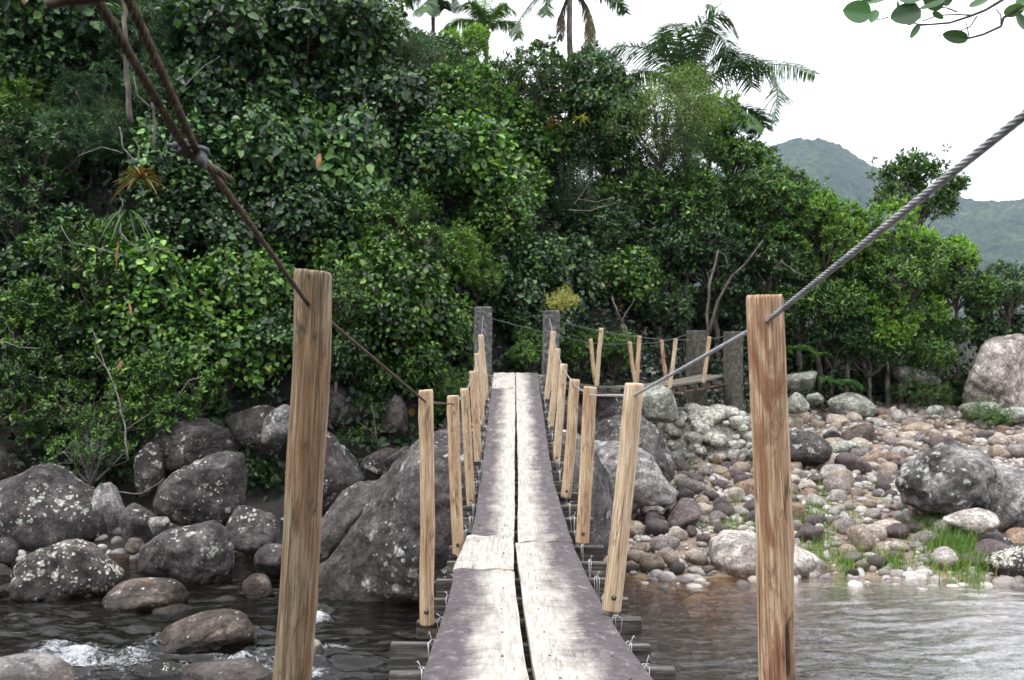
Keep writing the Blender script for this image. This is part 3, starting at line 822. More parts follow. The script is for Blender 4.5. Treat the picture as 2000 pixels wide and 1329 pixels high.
B("dark rounded rock half hidden by the near post at the waterline", 535, 1098, 80, 74, 12.2, 'rock_dark', seed=18, depth=0.6)
B("small pointed wet brown rock poking out of the stream", 507, 1150, 62, 62, 11.6, 'rock_brown', seed=19, lo=0.55)
B("half-sunk stone at the waterline below the dark rounded rock", 262, 1068, 40, 34, 13.1, 'rock_brown', seed=20)
B("dark boulder cut by the left edge above the spotted one", 0, 1082, 60, 60, 13.2, 'rock_dark', seed=21)
B("smooth black stone at the left edge beside the spotted boulder", 5, 1120, 56, 38, 12.7, 'rock_brown', seed=22)
B("grey flat stone at the left edge at the water", 8, 1160, 84, 44, 11.8, 'rock_brown', seed=23)
# bank rocks behind
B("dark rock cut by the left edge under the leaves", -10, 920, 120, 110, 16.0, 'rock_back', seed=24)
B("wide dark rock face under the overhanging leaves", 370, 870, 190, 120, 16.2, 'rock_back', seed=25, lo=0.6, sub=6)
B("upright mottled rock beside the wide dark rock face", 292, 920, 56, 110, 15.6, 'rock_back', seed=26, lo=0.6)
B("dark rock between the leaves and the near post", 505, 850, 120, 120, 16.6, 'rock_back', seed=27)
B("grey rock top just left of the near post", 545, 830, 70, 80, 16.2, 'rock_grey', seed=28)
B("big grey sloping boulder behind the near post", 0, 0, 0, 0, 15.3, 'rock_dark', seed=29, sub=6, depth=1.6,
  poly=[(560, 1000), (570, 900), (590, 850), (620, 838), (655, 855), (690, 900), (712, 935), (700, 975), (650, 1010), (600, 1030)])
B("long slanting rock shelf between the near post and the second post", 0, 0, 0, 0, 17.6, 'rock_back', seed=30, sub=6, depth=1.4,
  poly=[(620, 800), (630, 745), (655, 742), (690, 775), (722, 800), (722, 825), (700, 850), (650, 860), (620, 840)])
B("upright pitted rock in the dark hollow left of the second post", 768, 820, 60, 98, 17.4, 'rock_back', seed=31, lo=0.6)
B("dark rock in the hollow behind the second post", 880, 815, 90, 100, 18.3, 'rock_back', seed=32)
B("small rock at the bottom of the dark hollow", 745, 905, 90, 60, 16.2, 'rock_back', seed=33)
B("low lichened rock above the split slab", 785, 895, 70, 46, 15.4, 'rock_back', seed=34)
B("slab split from the giant boulder by a long straight crack", 0, 0, 0, 0, 12.6, 'rock_giant', seed=35, sub=6, depth=1.6,
  poly=[(610, 1100), (612, 1060), (625, 1020), (670, 965), (700, 942), (760, 938), (770, 955), (730, 1010), (680, 1070), (640, 1120)])
B("giant dark boulder that fills the stream beneath the footbridge", 0, 0, 0, 0, 12.2, 'rock_giant', seed=36, sub=6, depth=3.4, rough=0.09,
  poly=[(606, 1180), (620, 1110), (660, 1060), (705, 1000), (755, 935), (800, 880), (850, 848), (910, 832), (1000, 832), (1090, 840), (1150, 860), (1185, 910), (1196, 980), (1192, 1060), (1150, 1130), (1080, 1190), (960, 1225), (820, 1230), (700, 1215), (625, 1205)])
B("brownish domed boulder right of the bridge below the farther bridge", 0, 0, 0, 0, 16.2, 'rock_giant', seed=37, sub=6, depth=1.8, rough=0.10,
  poly=[(1130, 900), (1155, 850), (1178, 822), (1215, 805), (1252, 812), (1285, 838), (1306, 870), (1318, 915), (1290, 960), (1200, 970), (1140, 950)])
B("grey lichened slab sloping down to the right in front of the brownish domed boulder", 0, 0, 0, 0, 14.9, 'rock_grey', seed=137, sub=6, depth=1.2, rough=0.10,
  poly=[(1120, 1000), (1130, 905), (1160, 865), (1205, 856), (1250, 880), (1292, 918), (1328, 962), (1315, 985), (1250, 990), (1190, 1015), (1140, 1020)])
B("dark mossy-topped boulder in the shade below the farther bridge", 1285, 790, 84, 76, 17.8, 'rock_greenish', seed=38)
B("dark rock under the start of the farther bridge", 1190, 815, 130, 100, 17.9, 'rock_back', seed=39)
B("pale rock in the water right under the bridge", 1205, 1212, 70, 44, 10.6, 'rock_pale', seed=40)
# right bank boulders
B("flat pale boulder half in the water beside the right near post", 0, 0, 0, 0, 13.0, 'rock_pale', seed=41, sub=6, depth=1.4,
  poly=[(1380, 1090), (1388, 1058), (1420, 1042), (1470, 1042), (1530, 1055), (1580, 1075), (1622, 1105), (1640, 1128), (1610, 1142), (1540, 1146), (1450, 1142), (1390, 1122)])
B("large two-toned boulder with a shadowed face on the right bank", 0, 0, 0, 0, 14.9, 'rock_two', seed=42, sub=6, depth=1.5, rough=0.11,
  poly=[(1760, 950), (1775, 915), (1805, 885), (1855, 873), (1905, 885), (1935, 915), (1938, 955), (1920, 980), (1880, 985), (1850, 1000), (1810, 1003), (1775, 985)])
B("pale grey boulder shouldering the two-toned one on its right", 1975, 975, 130, 150, 14.7, 'rock_grey', seed=43, sub=6, depth=1.6)
B("lumpy pinkish rock under the two-toned boulder", 1888, 1018, 104, 54, 14.0, 'rock_pale', seed=44, depth=0.6)
B("purple-brown stone with two white spots below the right boulders", 1948, 1068, 72, 56, 13.3, 'rock_dark', seed=45)
B("white-crusted boulder at the right edge of the waterline", 1985, 1102, 124, 92, 12.7, 'rock_spot', seed=46, roll=35)
B("split dark red-brown boulder right of the right near post", 1572, 875, 100, 74, 18.4, 'rock_dark', seed=47, lo=0.6, roll=-8)
B("smooth egg-shaped greenish grey boulder at the forest edge", 1664, 794, 94, 56, 23.6, 'rock_greenish', seed=48, lo=0.95, roll=-12, cut=6)
B("brown rounded boulder on the cobbles below the egg-shaped one", 1672, 852, 76, 50, 20.8, 'rock_brown', seed=49, roll=8)
B("greenish rock beneath the brown rounded boulder", 1655, 878, 64, 34, 19.7, 'rock_greenish', seed=50)
B("grey boulder under the bushes right of the right near post", 1562, 748, 66, 48, 24.2, 'rock_greenish', seed=51)
B("small greenish rock in front of the grey boulder under the bushes", 1555, 788, 48, 44, 22.2, 'rock_greenish', seed=52)
B("little flat rock left of the egg-shaped boulder", 1592, 778, 36, 22, 23.4, 'rock_greenish', seed=53)
B("large pinkish grey boulder among the bushes at the right edge", 1955, 742, 150, 180, 24.6, 'rock_pale', seed=54, sub=6)
B("tall narrow grey rock above the large pinkish boulder", 1915, 640, 44, 96, 25.6, 'rock_grey', seed=55)
B("flat-topped grey rock at the upper edge of the cobbles", 1914, 804, 82, 40, 23.0, 'rock_greenish', seed=56, lo=0.65)
B("grey rock cut by the right edge on the cobbles", 1985, 812, 70, 34, 22.6, 'rock_greenish', seed=57)
B("slanting pale slab lying in the bushes above the cobbles", 1785, 735, 96, 46, 25.0, 'rock_grey', seed=58, roll=-25)
B("small greenish rock at the foot of the bushes", 1828, 805, 34, 26, 23.4, 'rock_greenish', seed=59)

# ------------------------------------------------------------------ cobbles on the right bank
rng = np.random.RandomState(11)
cob_meshes = []
for k in range(10):
    v, f = rock_shape(100 + k, 4, 9 if k % 3 else 14, 0.82 if k % 3 else 0.66, 1.0, 8, 0.035)
    asp = np.array([1.0, rng.uniform(0.7, 0.95), rng.uniform(0.55, 0.85)])
    cob_meshes.append(np_mesh("cobblestone", v * asp * 0.5, tris=f, mat=M['cobble'], smooth=True))
CC = {"dark purple-grey": (0.115, 0.092, 0.095), "mid grey": (0.27, 0.24, 0.235), "tan brown": (0.36, 0.295, 0.235), "creamy pale": (0.53, 0.475, 0.41), "whitish grey": (0.43, 0.41, 0.395), "orange-brown": (0.31, 0.22, 0.16)}
placed = []     # (x, y, r)
def cobble(px, py, w, colr, label, group=None, k=None, rot=None, h=None, Y=None):
    if Y is None: Y = hit_ground(px, py + (h or w * 0.7) * 0.35, 0.0) or 20
    d = w / FPX * Y
    x = (px - 1000) / FPX * Y
    z = ground(x, Y)
    k = rng.randint(10) if k is None else k
    o = link("cobblestone", cob_meshes[k], loc=(x, Y, z + d * 0.20), rot=(rng.uniform(-0.3, 0.3), rng.uniform(-0.3, 0.3), rng.uniform(0, 6.28) if rot is None else rot),
             scale=(d * 1.05, d * 0.95, d * ((h / w * 1.5) if h else 1.0)))
    base = np.array(CC[colr]) * rng.uniform(0.8, 1.2); o.color = (*base, 1)
    tag(o, label, "stone", group); placed.append((x, Y, d / 2)); return o
cobble_seen = 0
named = [
 (1338, 1005, 94, 'dark purple-grey', "big nearly black stone, largest of the heap left of the right near post", 66),
 (1350, 952, 62, 'mid grey', "smooth domed grey stone above the big nearly black one", 40),
 (1300, 1062, 66, 'mid grey', "round grey stone above the waterline, its top worn pale", 44),
 (1360, 1085, 42, 'creamy pale', "pale upright oval stone beside the round grey one", 48),
 (1273, 1102, 48, 'tan brown', "tan wedge-shaped stone at the water's edge", 48),
 (1246, 1068, 34, 'tan brown', "sandy oval stone left of the round grey one at the water", 44),
 (1322, 1112, 40, 'dark purple-grey', "small blue-grey stone between the tan wedge and the pale oval", 24),
 (1378, 1116, 30, 'tan brown', "small peach stone touching the flat pale boulder's left end", 22),
 (1378, 1056, 34, 'dark purple-grey', "small slate stone above the pale upright oval", 24),
 (1275, 1012, 42, 'dark purple-grey', "faceted purple stone left of the big nearly black one", 46),
 (1240, 1035, 50, 'tan brown', "flattish brown stone near the giant boulder's foot", 28),
 (1437, 968, 44, 'creamy pale', "cream stone with a smooth slanting top left of the right near post", 32),
 (1412, 985, 34, 'dark purple-grey', "dark angular stone next to the cream slanting one", 34),
 (1372, 978, 34, 'tan brown', "tan stone perched on the big nearly black one", 26),
 (1398, 888, 40, 'mid grey', "blocky grey stone below the rubble foundation", 30),
 (1448, 915, 36, 'tan brown', "ochre stone in the middle of the slope left of the right near post", 26),
 (1630, 925, 62, 'whitish grey', "large whitish oval stone among the cobbles", 32),
 (1668, 908, 70, 'dark purple-grey', "large smooth purple-brown stone above the whitish oval one", 40),
 (1636, 950, 62, 'mid grey', "pinkish lumpy stone below the whitish oval one", 34),
 (1592, 938, 42, 'dark purple-grey', "dark flat oval stone left of the whitish oval one", 24),
 (1678, 940, 34, 'dark purple-grey', "brownish round stone right of the pinkish lumpy one", 26),
 (1636, 968, 36, 'whitish grey', "speckled white stone below the pinkish lumpy one", 28),
 (1728, 932, 36, 'mid grey', "tall grey stone left of the two-toned boulder", 44),
 (1770, 870, 44, 'creamy pale', "round cream stone left above the two-toned boulder", 26),
 (1765, 865, 40, 'mid grey', "dusky rounded stone behind the round cream one", 34),
 (1750, 1035, 48, 'dark purple-grey', "purple faceted stone standing in the grass", 46),
 (1710, 1042, 42, 'creamy pale', "cream faceted stone left of the purple one in the grass", 28),
 (1755, 1070, 36, 'creamy pale', "flat cream stone below the purple one in the grass", 18),
 (1790, 1070, 30, 'whitish grey', "small grey-white stone right of the flat cream one", 16),
 (1590, 1018, 46, 'dark purple-grey', "dark oval stone in the grass right of the right near post", 26),
 (1580, 1048, 56, 'dark purple-grey', "slate-coloured slab in the grass right of the right near post", 30),
 (1555, 1060, 20, 'whitish grey', "small whitish stone touching the right near post's right side", 22),
 (1705, 1005, 34, 'whitish grey', "white rounded stone in the sparse grass", 22),
 (1700, 985, 32, 'tan brown', "peach flat stone above the white one in the sparse grass", 16),
 (1838, 868, 48, 'dark purple-grey', "dusky long stone above the two-toned boulder", 20),
 (1665, 1122, 26, 'dark purple-grey', "small dark stone at the waterline below the grass", 16),
]
for px, py, w, cl, lb, h in named: cobble(px, py, w, cl, lb, h=h)

def zone_of(px, py):
    if py < 890 and px > 1560: return "on the open cobble bank behind the big boulders", "stones of the open cobble bank"
    if px > 1540: return "among the grass tufts right of the right near post", "stones among the grass"
    if py > 1010: return "low on the slope near the giant boulder's foot", "stones low on the near slope"
    return "on the slope below the rubble foundation", "stones on the slope below the rubble"
from collections import Counter
def ok_spot(x, Y, r, slack):
    for a, b, c in placed:
        if (a - x) ** 2 + ((b - Y) * 0.8) ** 2 < ((r + c) * slack) ** 2: return False
    return True
big_obst = [(1760, 1940, 873, 1000), (1380, 1640, 1045, 1150), (1520, 1622, 842, 906), (1635, 1712, 830, 878), (1150, 1326, 800, 975), (1910, 2040, 900, 1050)]
def on_boulder(px, py): return any(a < px < b and c < py < d for a, b, c, d in big_obst)
cand = []
tries = 0
while len(cand) < 264 and tries < 60000:
    tries += 1
    py = rng.uniform(806, 1118); px = rng.uniform(1215, 2040)
    if on_boulder(px, py): continue
    if px < 1460 and py < 890: continue
    if px < 1300 and py < 960: continue
    grass = (1560 < px < 1930 and 985 < py)
    if grass and rng.rand() < 0.72: continue
    Y = hit_ground(px, py)
    if Y is None or Y > 25.5 or Y < 12.3: continue
    s = rng.choice([0.22, 0.28, 0.35, 0.43, 0.52], p=[0.24, 0.30, 0.25, 0.14, 0.07])
    x = (px - 1000) / FPX * Y
    if not ok_spot(x, Y, s / 2, 0.80): continue
    placed.append((x, Y, s / 2)); cand.append((px, py, s, Y))
for px, py, s, Y in cand:
    w = s / Y * FPX
    bright = px > 1540 and py < 960
    cl = rng.choice(list(CC), p=[0.08, 0.17, 0.26, 0.27, 0.16, 0.06] if bright else [0.36, 0.26, 0.18, 0.10, 0.06, 0.04])
    zt, gr = zone_of(px, py)
    cobble(px, py, w, cl, f"{cl} rounded river stone {zt}", gr + ", " + cl, Y=Y)

# pebbles nobody could count
def scatter_stones(name, n, regions, smin, smax, label, seed, mat, zoff=0.15, ymax=26):
    r = np.random.RandomState(seed); base = [rock_shape(200 + k, 2, 7, 0.8, 1, 6, 0.02) for k in range(6)]
    V, F, cnt = [], [], 0
    while cnt < n:
        a = regions[r.randint(len(regions))]
        x, y = r.uniform(a[0], a[1]), r.uniform(a[2], a[3])
        if len(a) > 4 and abs(x) > a[4] * y: continue
        z = ground(x, y)
        s = smin * (smax / smin) ** (r.rand() ** 1.6)
        v, f = base[r.randint(6)]
        th = r.uniform(0, 6.28); R = np.array([[math.cos(th), -math.sin(th), 0], [math.sin(th), math.cos(th), 0], [0, 0, 1]])
        v = (v * np.array([s / 2, s / 2 * r.uniform(0.6, 1), s / 2 * r.uniform(0.45, 0.8)])) @ R.T + np.array([x, y, z + s * zoff])
        F.append(f + len(v) * cnt); V.append(v); cnt += 1
    me = np_mesh(name, np.concatenate(V), tris=np.concatenate(F), mat=mat, smooth=True)
    return tag(link(name, me), label, "pebbles", kind="stuff")
scatter_stones("pebbles", 9500, [(1.4, 12, 12.5, 18), (2.0, 14, 16, 26), (3, 15, 18, 26)], 0.05, 0.19, "small mixed pebbles filling the gaps between the river stones", 4, M['pebble'])
scatter_stones("riverbed_stones", 2200, [(0.8, 9, 9.5, 12.7), (0.8, 8, 8, 12.5), (-9, 0, 10.5, 15.5)], 0.08, 0.28, "brown drowned stones under the shallow water", 5, M['pebble'], 0.0)

# mortared rubble foundation under the farther bridge
def rubble():
    r = np.random.RandomState(8); v0, f0 = rock_shape(301, 5, 10, 0.8, 1, 8, 0.12)
    V = [v0 * np.array([1.12, 0.78, 0.82])]; F = [f0]; n = len(v0)
    V[0][:, 2] += 0.08 * fbm(V[0] * 5, 3, 4)
    for k in range(230):
        a = r.uniform(0, 6.28); t = r.uniform(-0.3, 1.25)
        d = np.array([math.cos(a) * math.cos(t), math.sin(a) * math.cos(t), math.sin(t)])
        if d[1] > 0.35: continue
        v, f = rock_shape(310 + k % 12, 3, 8, 0.7, 1, 7, 0.05)
        s = r.uniform(0.07, 0.20)
        c = d * np.array([1.18, 0.85, 0.88]); F.append(f + n); V.append(v * s * np.array([1.1, 1, 0.8]) + c); n += len(v)
    me = np_mesh("rubble_foundation", np.concatenate(V), tris=np.concatenate(F), mat=M['mortar'], smooth=True)
    o = link("rubble_foundation", me, loc=P(1382, 868, 19.6)); o.scale = (0.80, 0.9, 0.80)
    tag(o, "lumpy mound of grey rubble set in mortar under the farther bridge's end", "foundation")
rubble()

# ------------------------------------------------------------------ the footbridge
DK = np.polyfit([2.2, 3.0, 4.1, 5.3, 6.5, 8, 9.3, 11.7, 14.4, 16.3], [0.90, 1.0, 1.12, 1.215, 1.25, 1.225, 1.165, 0.97, 0.71, 0.51], 4)
def deck_z(Y): return CZ - float(np.polyval(DK, Y))
CXD = 0.073
def deck_c(Y): return CXD - 0.0006 * (Y - 3)

bridge = empty("suspension_footbridge", (CXD, 9, deck_z(9)))
tag(bridge, "narrow sagging footbridge of two plank rows with pole railings crossing the stream", "footbridge")
BO = Vector(bridge.location)
def bpart(name, me, loc=(0, 0, 0), parent=None):
    o = link(name, me, parent if parent is not None else bridge, loc=Vector(loc) - (BO if parent is None else Vector((0, 0, 0))))
    return o

def plank(y0, y1, xi0, xi1, xo0, xo1, side, seed, lift=0.0, name="plank", clean=False):
    """one plank from y0 to y1; inner edge x offsets xi0->xi1, outer xo0->xo1 (from deck centre)"""
    r = np.random.RandomState(seed); ny = max(4, int((y1 - y0) / 0.06)); nx = 10; T = 0.038
    ys = np.linspace(y0, y1, ny + 1); V = []; E = []
    for j, yy in enumerate(ys):
        t = (yy - y0) / (y1 - y0)
        a, b_ = xi0 + (xi1 - xi0) * t, xo0 + (xo1 - xo0) * t
        wob = fbm(np.array([[yy * 3, seed, 0], [yy * 3, seed, 9]]), 3, seed)
        a += wob[0] * 0.005; b_ += wob[1] * 0.006
        yend = 0.0
        for i in range(nx + 1):
            s = i / nx; xx = a + (b_ - a) * s
            edge_round = -0.004 if i in (0, nx) else 0.0
            er2 = -0.004 if j in (0, ny) else 0.0
            zz = deck_z(yy) + lift + edge_round + er2 + 0.004 * math.sin(xx * 40 + seed)
            yj = yy + (0.008 * math.sin(s * 6 + seed) if j in (0, ny) else 0)
            V.append((deck_c(yy) + xx, yj, zz)); E.append(abs(s) if not clean else 0.18 + 0.15 * s)
    n1 = len(V)
    V += [(v[0], v[1], v[2] - T) for v in V]; E += E
    Fq = []
    W_ = nx + 1
    for j in range(ny):
        for i in range(nx):
            a = j * W_ + i; q = (a, a + 1, a + W_ + 1, a + W_)
            Fq.append(q); Fq.append(tuple(k + n1 for k in q[::-1]))
        for i in (0, nx):
            a = j * W_ + i; q = (a, a + W_, a + W_ + n1, a + n1); Fq.append(q if i == 0 else q[::-1])
    for j in (0, ny):
        for i in range(nx):
            a = j * W_ + i; q = (a, a + n1, a + 1 + n1, a + 1); Fq.append(q if j == 0 else q[::-1])
    V = np.array(V); org = V[:n1].mean(0); ok = V - org
    me = bpy.data.meshes.new(name); me.from_pydata([tuple(v) for v in ok], [], Fq)
    at = me.attributes.new("edge", 'FLOAT', 'POINT'); at.data.foreach_set("value", np.array(E, dtype=np.float32))
    bm = bmesh.new(); bm.from_mesh(me); bmesh.ops.recalc_face_normals(bm, faces=bm.faces); bm.to_mesh(me); bm.free()
    me.materials.append(M['plank'])
    o = bpart(name, me, org)
    for yb in beam_list:
        if yb < 7 and y0 + 0.04 < yb < y1 - 0.04:
            for s_ in (0.2, 0.8):
                t = (yb - y0) / (y1 - y0); a = xi0 + (xi1 - xi0) * t; b_ = xo0 + (xo1 - xo0) * t; q = Vector((deck_c(yb) + a + (b_ - a) * s_ + 0.012 * math.sin(yb * 40), yb + 0.008 * math.sin(yb * 17 + s_), deck_z(yb) + lift))
                mb = MB(); mb.tube([q - Vector(org) - Vector((0, 0, 0.003)), q - Vector(org) + Vector((0, 0, 0.0055))], 0.0038, 7); link("nail", mb.mesh("nail", M['rust']), o)
    return o
beam_list = [3.06, 3.42, 3.87] + [4.375 + 0.5 * k for k in range(24)]
plank(3.04, 5.42, -0.022, -0.062, -0.348, -0.372, -1, 1)
plank(5.432, 6.50, -0.066, -0.060, -0.385, -0.352, -1, 2, 0.006, clean=True)
plank(6.512, 14.55, -0.056, -0.022, -0.330, -0.358, -1, 3)
plank(14.565, 16.25, -0.020, -0.018, -0.352, -0.352, -1, 4, 0.004, clean=True)
plank(3.00, 6.30, 0.002, -0.048, 0.351, 0.300, 1, 5)
plank(6.312, 9.22, -0.034, -0.016, 0.302, 0.282, 1, 6, 0.003)
plank(9.232, 16.27, -0.014, -0.006, 0.290, 0.345, 1, 7)

# cross-beams with their wire lashings
rb = random.Random(5)
beam_y = [2.26, 2.66] + [3.06, 3.42, 3.87] + [4.375 + 0.5 * k for k in range(24)]
for k, yb in enumerate(beam_y):
    if yb > 16.2: continue
    hw_l = 0.44 + rb.uniform(-0.02, 0.05); hw_r = 0.47 + rb.uniform(-0.03, 0.06)
    if k == 2: hw_r = 0.56; hw_l = 0.40
    if k == 3: hw_l = 0.48
    if k == 4: hw_l = 0.53; hw_r = 0.45
    w = hw_l + hw_r; mb = MB(); tk = 0.045 + rb.uniform(-0.008, 0.012); hh = 0.085 + rb.uniform(-0.012, 0.015)
    mb.box((0, 0, 0), w, tk, hh)
    me = bevel_mesh(mb.mesh("crossbeam", M['beam'], False), 0.004, 2, 0.004, 3, k)
    cx = deck_c(yb) + (hw_r - hw_l) / 2; cz = deck_z(yb) - 0.042 - hh / 2
    ob = bpart("crossbeam", me, (cx, yb, cz)); ob.rotation_euler = (rb.uniform(-0.06, 0.06), rb.uniform(-0.012, 0.012), rb.uniform(-0.025, 0.025))
    for sx in (-1, 1):
        xw = (deck_c(yb) + sx * 0.372) - cx
        mw = MB()
        for q in range(3):
            dx = (q - 1) * 0.006 + rb.uniform(-0.003, 0.003)
            ww, h2 = tk / 2 + 0.004, hh / 2 + 0.004; sl = rb.uniform(-0.012, 0.012)
            loop = [(xw + dx, -ww, -h2 - 0.03), (xw + dx + sl, -ww - 0.002, 0), (xw + dx + sl * 1.5, -ww, h2 + 0.003), (xw + dx, 0, h2 + 0.010), (xw + dx - sl, ww, h2 + 0.003), (xw + dx - sl, ww, 0), (xw + dx, ww, -h2 - 0.03), (xw + dx, 0, -h2 - 0.045), (xw + dx, -ww, -h2 - 0.03)]
            mw.tube(loop, 0.0016, 5, False)
        tail = [(xw, -0.005, hh / 2 + 0.008), (xw + sx * 0.006, -0.012, hh / 2 + 0.022), (xw + sx * 0.014, -0.01, hh / 2 + 0.034 + rb.uniform(-.008, .012)), (xw + sx * 0.020, -0.004, hh / 2 + 0.030)]
        mw.tube(tail, 0.0018, 5)
        link("wire_tie", mw.mesh("wire_tie", M['wire']), ob)

# deck cables under the beams
def rope_mesh(name, pts, dia, mat, strands=6, step=0.010, pitch=0.09, origin=None, nseg=6):
    """laid steel rope: strands wound round a smooth path"""
    pts = [Vector(p) for p in pts]
    L_ = [0]
    for a, b_ in zip(pts, pts[1:]): L_.append(L_[-1] + (b_ - a).length)
    n = max(2, int(L_[-1] / step)); path = []
    A = np.array([p[:] for p in pts]); ss = np.linspace(0, L_[-1], n + 1)
    path = np.stack([np.interp(ss, L_, A[:, k]) for k in range(3)], -1)
    T = np.gradient(path, axis=0); T /= np.linalg.norm(T, axis=1)[:, None]
    ref = np.array([1.0, 0.0, 0.0]) if abs(T[0][0]) < 0.9 else np.array([0, 0, 1.0])
    U = ref - T * (T @ ref)[:, None]; U /= np.linalg.norm(U, axis=1)[:, None]; Wv = np.cross(T, U)
    sr = dia * 0.5 * 0.36; hr = dia * 0.5 - sr
    V, Q = [], []; base = 0
    for s in range(strands):
        ph = 2 * math.pi * (ss / pitch + s / strands)
        c = path + (U * np.cos(ph)[:, None] + Wv * np.sin(ph)[:, None]) * hr
        for k in range(nseg):
            a = 2 * math.pi * k / nseg
            V.append(c + (U * math.cos(a) + Wv * math.sin(a)) * sr)
        m_ = n + 1
        for k in range(nseg):
            k2 = (k + 1) % nseg; i = np.arange(n)
            Q.append(np.stack([base + k * m_ + i, base + k2 * m_ + i, base + k2 * m_ + i + 1, base + k * m_ + i + 1], -1))
        base += nseg * m_
    # core
    for k in range(6):
        a = 2 * math.pi * k / 6; V.append(path + (U * math.cos(a) + Wv * math.sin(a)) * hr * 0.9)
    m_ = n + 1
    for k in range(6):
        k2 = (k + 1) % 6; i = np.arange(n)
        Q.append(np.stack([base + k * m_ + i, base + k2 * m_ + i, base + k2 * m_ + i + 1, base + k * m_ + i + 1], -1))
    V = np.concatenate(V); org = np.array(origin[:]) if origin is not None else np.zeros(3)
    me = np_mesh(name, V - org, quads=np.concatenate(Q), mat=mat, smooth=True)
    return me

for sx in (-1, 1):
    pts = [Vector((deck_c(y) + sx * 0.372, y, deck_z(y) - 0.150)) for y in np.linspace(2.0, 16.5, 60)]
    pts = [pts[0] + Vector((0, -3.2, 0.35))] + pts
    mb = MB(); mb.tube(pts, 0.009, 8); bpart("deck_cable", mb.mesh("deck_cable", M['rustyred'], origin=BO), BO)

# railing posts
def post_mesh(Lg, d, seed, mat, bend=0.0, near=False, hollow=False, taper=0.0):
    r = np.random.RandomState(seed); nz = int(Lg / (0.006 if near else 0.02)); na = 48 if near else 20
    zs = np.linspace(0, Lg, nz + 1); aa = np.linspace(0, 2 * math.pi, na, endpoint=False)
    Z, A = np.meshgrid(zs, aa, indexing='ij'); Zf, Af = Z.ravel(), A.ravel()
    ca, sa = np.cos(Af), np.sin(Af)
    q = np.stack([ca * 1.2, sa * 1.2, Zf * 3.0], -1)
    rad = d / 2 * (1 + taper * (0.5 - Zf / Lg) + 0.055 * fbm(q + seed, 3, seed) + 0.004 * fbm(np.stack([ca * 5, sa * 5, Zf * 4], -1), 3, seed + 4) + 0.0015 * fbm(np.stack([ca * 14, sa * 14, Zf * 7], -1), 2, seed + 6))
    for k in range(3):     # knots
        kz, ka = r.uniform(0.15, 0.9) * Lg, r.uniform(0, 6.28); da = np.angle(np.exp(1j * (Af - ka)))
        rad += d * 0.05 * np.exp(-((Zf - kz) / 0.035) ** 2 - (da / 0.35) ** 2)
    if hollow:
        kz, ka = hollow; da = np.angle(np.exp(1j * (Af - ka))); kz_, da_ = kz, da
        rad -= d * 0.30 * np.exp(-(np.abs(Zf - kz) / 0.062) ** 4 - (np.abs(da) / 0.26) ** 4)
        da2 = np.angle(np.exp(1j * (Af - ka + 0.36)))
        rad += d * 0.05 * np.exp(-((Zf - kz - 0.01) / 0.07) ** 2 - (da2 / 0.12) ** 2)
    # chamfer the sawn top
    top = np.clip((Zf - (Lg - 0.013)) / 0.013, 0, 1) ** 2; rad *= 1 - 0.08 * top
    w1 = fbm(np.stack([Zf * 2.2 + seed, Zf * 0, Zf * 0], -1), 3, seed + 7); w2 = fbm(np.stack([Zf * 2.2, Zf * 0 + seed, Zf * 0], -1), 3, seed + 8)
    edge = np.sin(Zf / Lg * math.pi)
    X = rad * ca + (w1 * 0.16 * d + bend) * edge; Yv = rad * sa + w2 * 0.15 * d * edge
    V = np.stack([X, Yv, Zf], -1).reshape(nz + 1, na, 3)
    tilt = r.uniform(-0.05, 0.05, 2); V[-1, :, 2] += V[-1, :, 0] * tilt[0] * 2 + 0.0005 * r.normal(size=na)
    V = V.reshape(-1, 3); i = np.arange(nz * na); rr, cc = i // na, i % na
    Q = np.stack([rr * na + cc, rr * na + (cc + 1) % na, (rr + 1) * na + (cc + 1) % na, (rr + 1) * na + cc], -1)
    ct, cb = len(V), len(V) + 1
    rot = np.zeros(len(V) + 2)
    if hollow: rot[:len(V)] = np.exp(-(np.abs(Zf - kz_) / 0.060) ** 4 - (np.abs(da_) / 0.27) ** 4)
    top_c = V[nz * na:(nz + 1) * na].mean(0); V = np.vstack([V, top_c[None], [[0, 0, 0]]])
    k = np.arange(na)
    T = np.concatenate([np.stack([nz * na + k, nz * na + (k + 1) % na, np.full(na, ct)], -1), np.stack([(k + 1) % na, k, np.full(na, cb)], -1)])
    me = np_mesh("railing_post", V, quads=Q, tris=T, smooth=True)
    me.materials.append(M[mat]); me.materials.append(M['cut'])
    ra = me.attributes.new('rot', 'FLOAT', 'POINT'); ra.data.foreach_set('value', rot.astype(np.float32))
    n = len(me.polygons); mi = np.zeros(n, dtype=np.int32); mi[len(Q):len(Q) + na] = 1; me.polygons.foreach_set("material_index", mi)
    sm = np.ones(n, dtype=bool); sm[len(Q):] = False; me.polygons.foreach_set("use_smooth", sm)
    return me

def place_post(top, bot, d, mat, seed, parent, org, near=False, hollow=False, bolt=True, bend=0.0, label=None):
    top, bot = Vector(top), Vector(bot); ax = top - bot
    me = post_mesh(ax.length, d, seed, mat, bend, near, hollow)
    o = link("railing_post", me, parent, loc=bot - org)
    o.rotation_mode = 'QUATERNION'; o.rotation_quaternion = ax.to_track_quat('Z', 'Y') @ Matrix.Rotation(0, 3, 'Z').to_quaternion()
    # keep local x roughly world x
    z = ax.normalized(); xx = (Vector((1, 0, 0)) - z * z.x).normalized(); yy = z.cross(xx)
    o.rotation_quaternion = Matrix((xx, yy, z)).transposed().to_quaternion()
    if label: o["label"] = label
    if bolt:
        mb = MB(); rr = d / 2
        mb.tube([(0, -rr - 0.008, 0.062), (0, -rr + 0.01, 0.062)], [0.006, 0.008], 8); mb.tube([(0, -rr - 0.003, 0.062), (0, -rr + 0.004, 0.062)], 0.011, 12)
        link("bolt", mb.mesh("bolt", M['clip']), o)
    return o

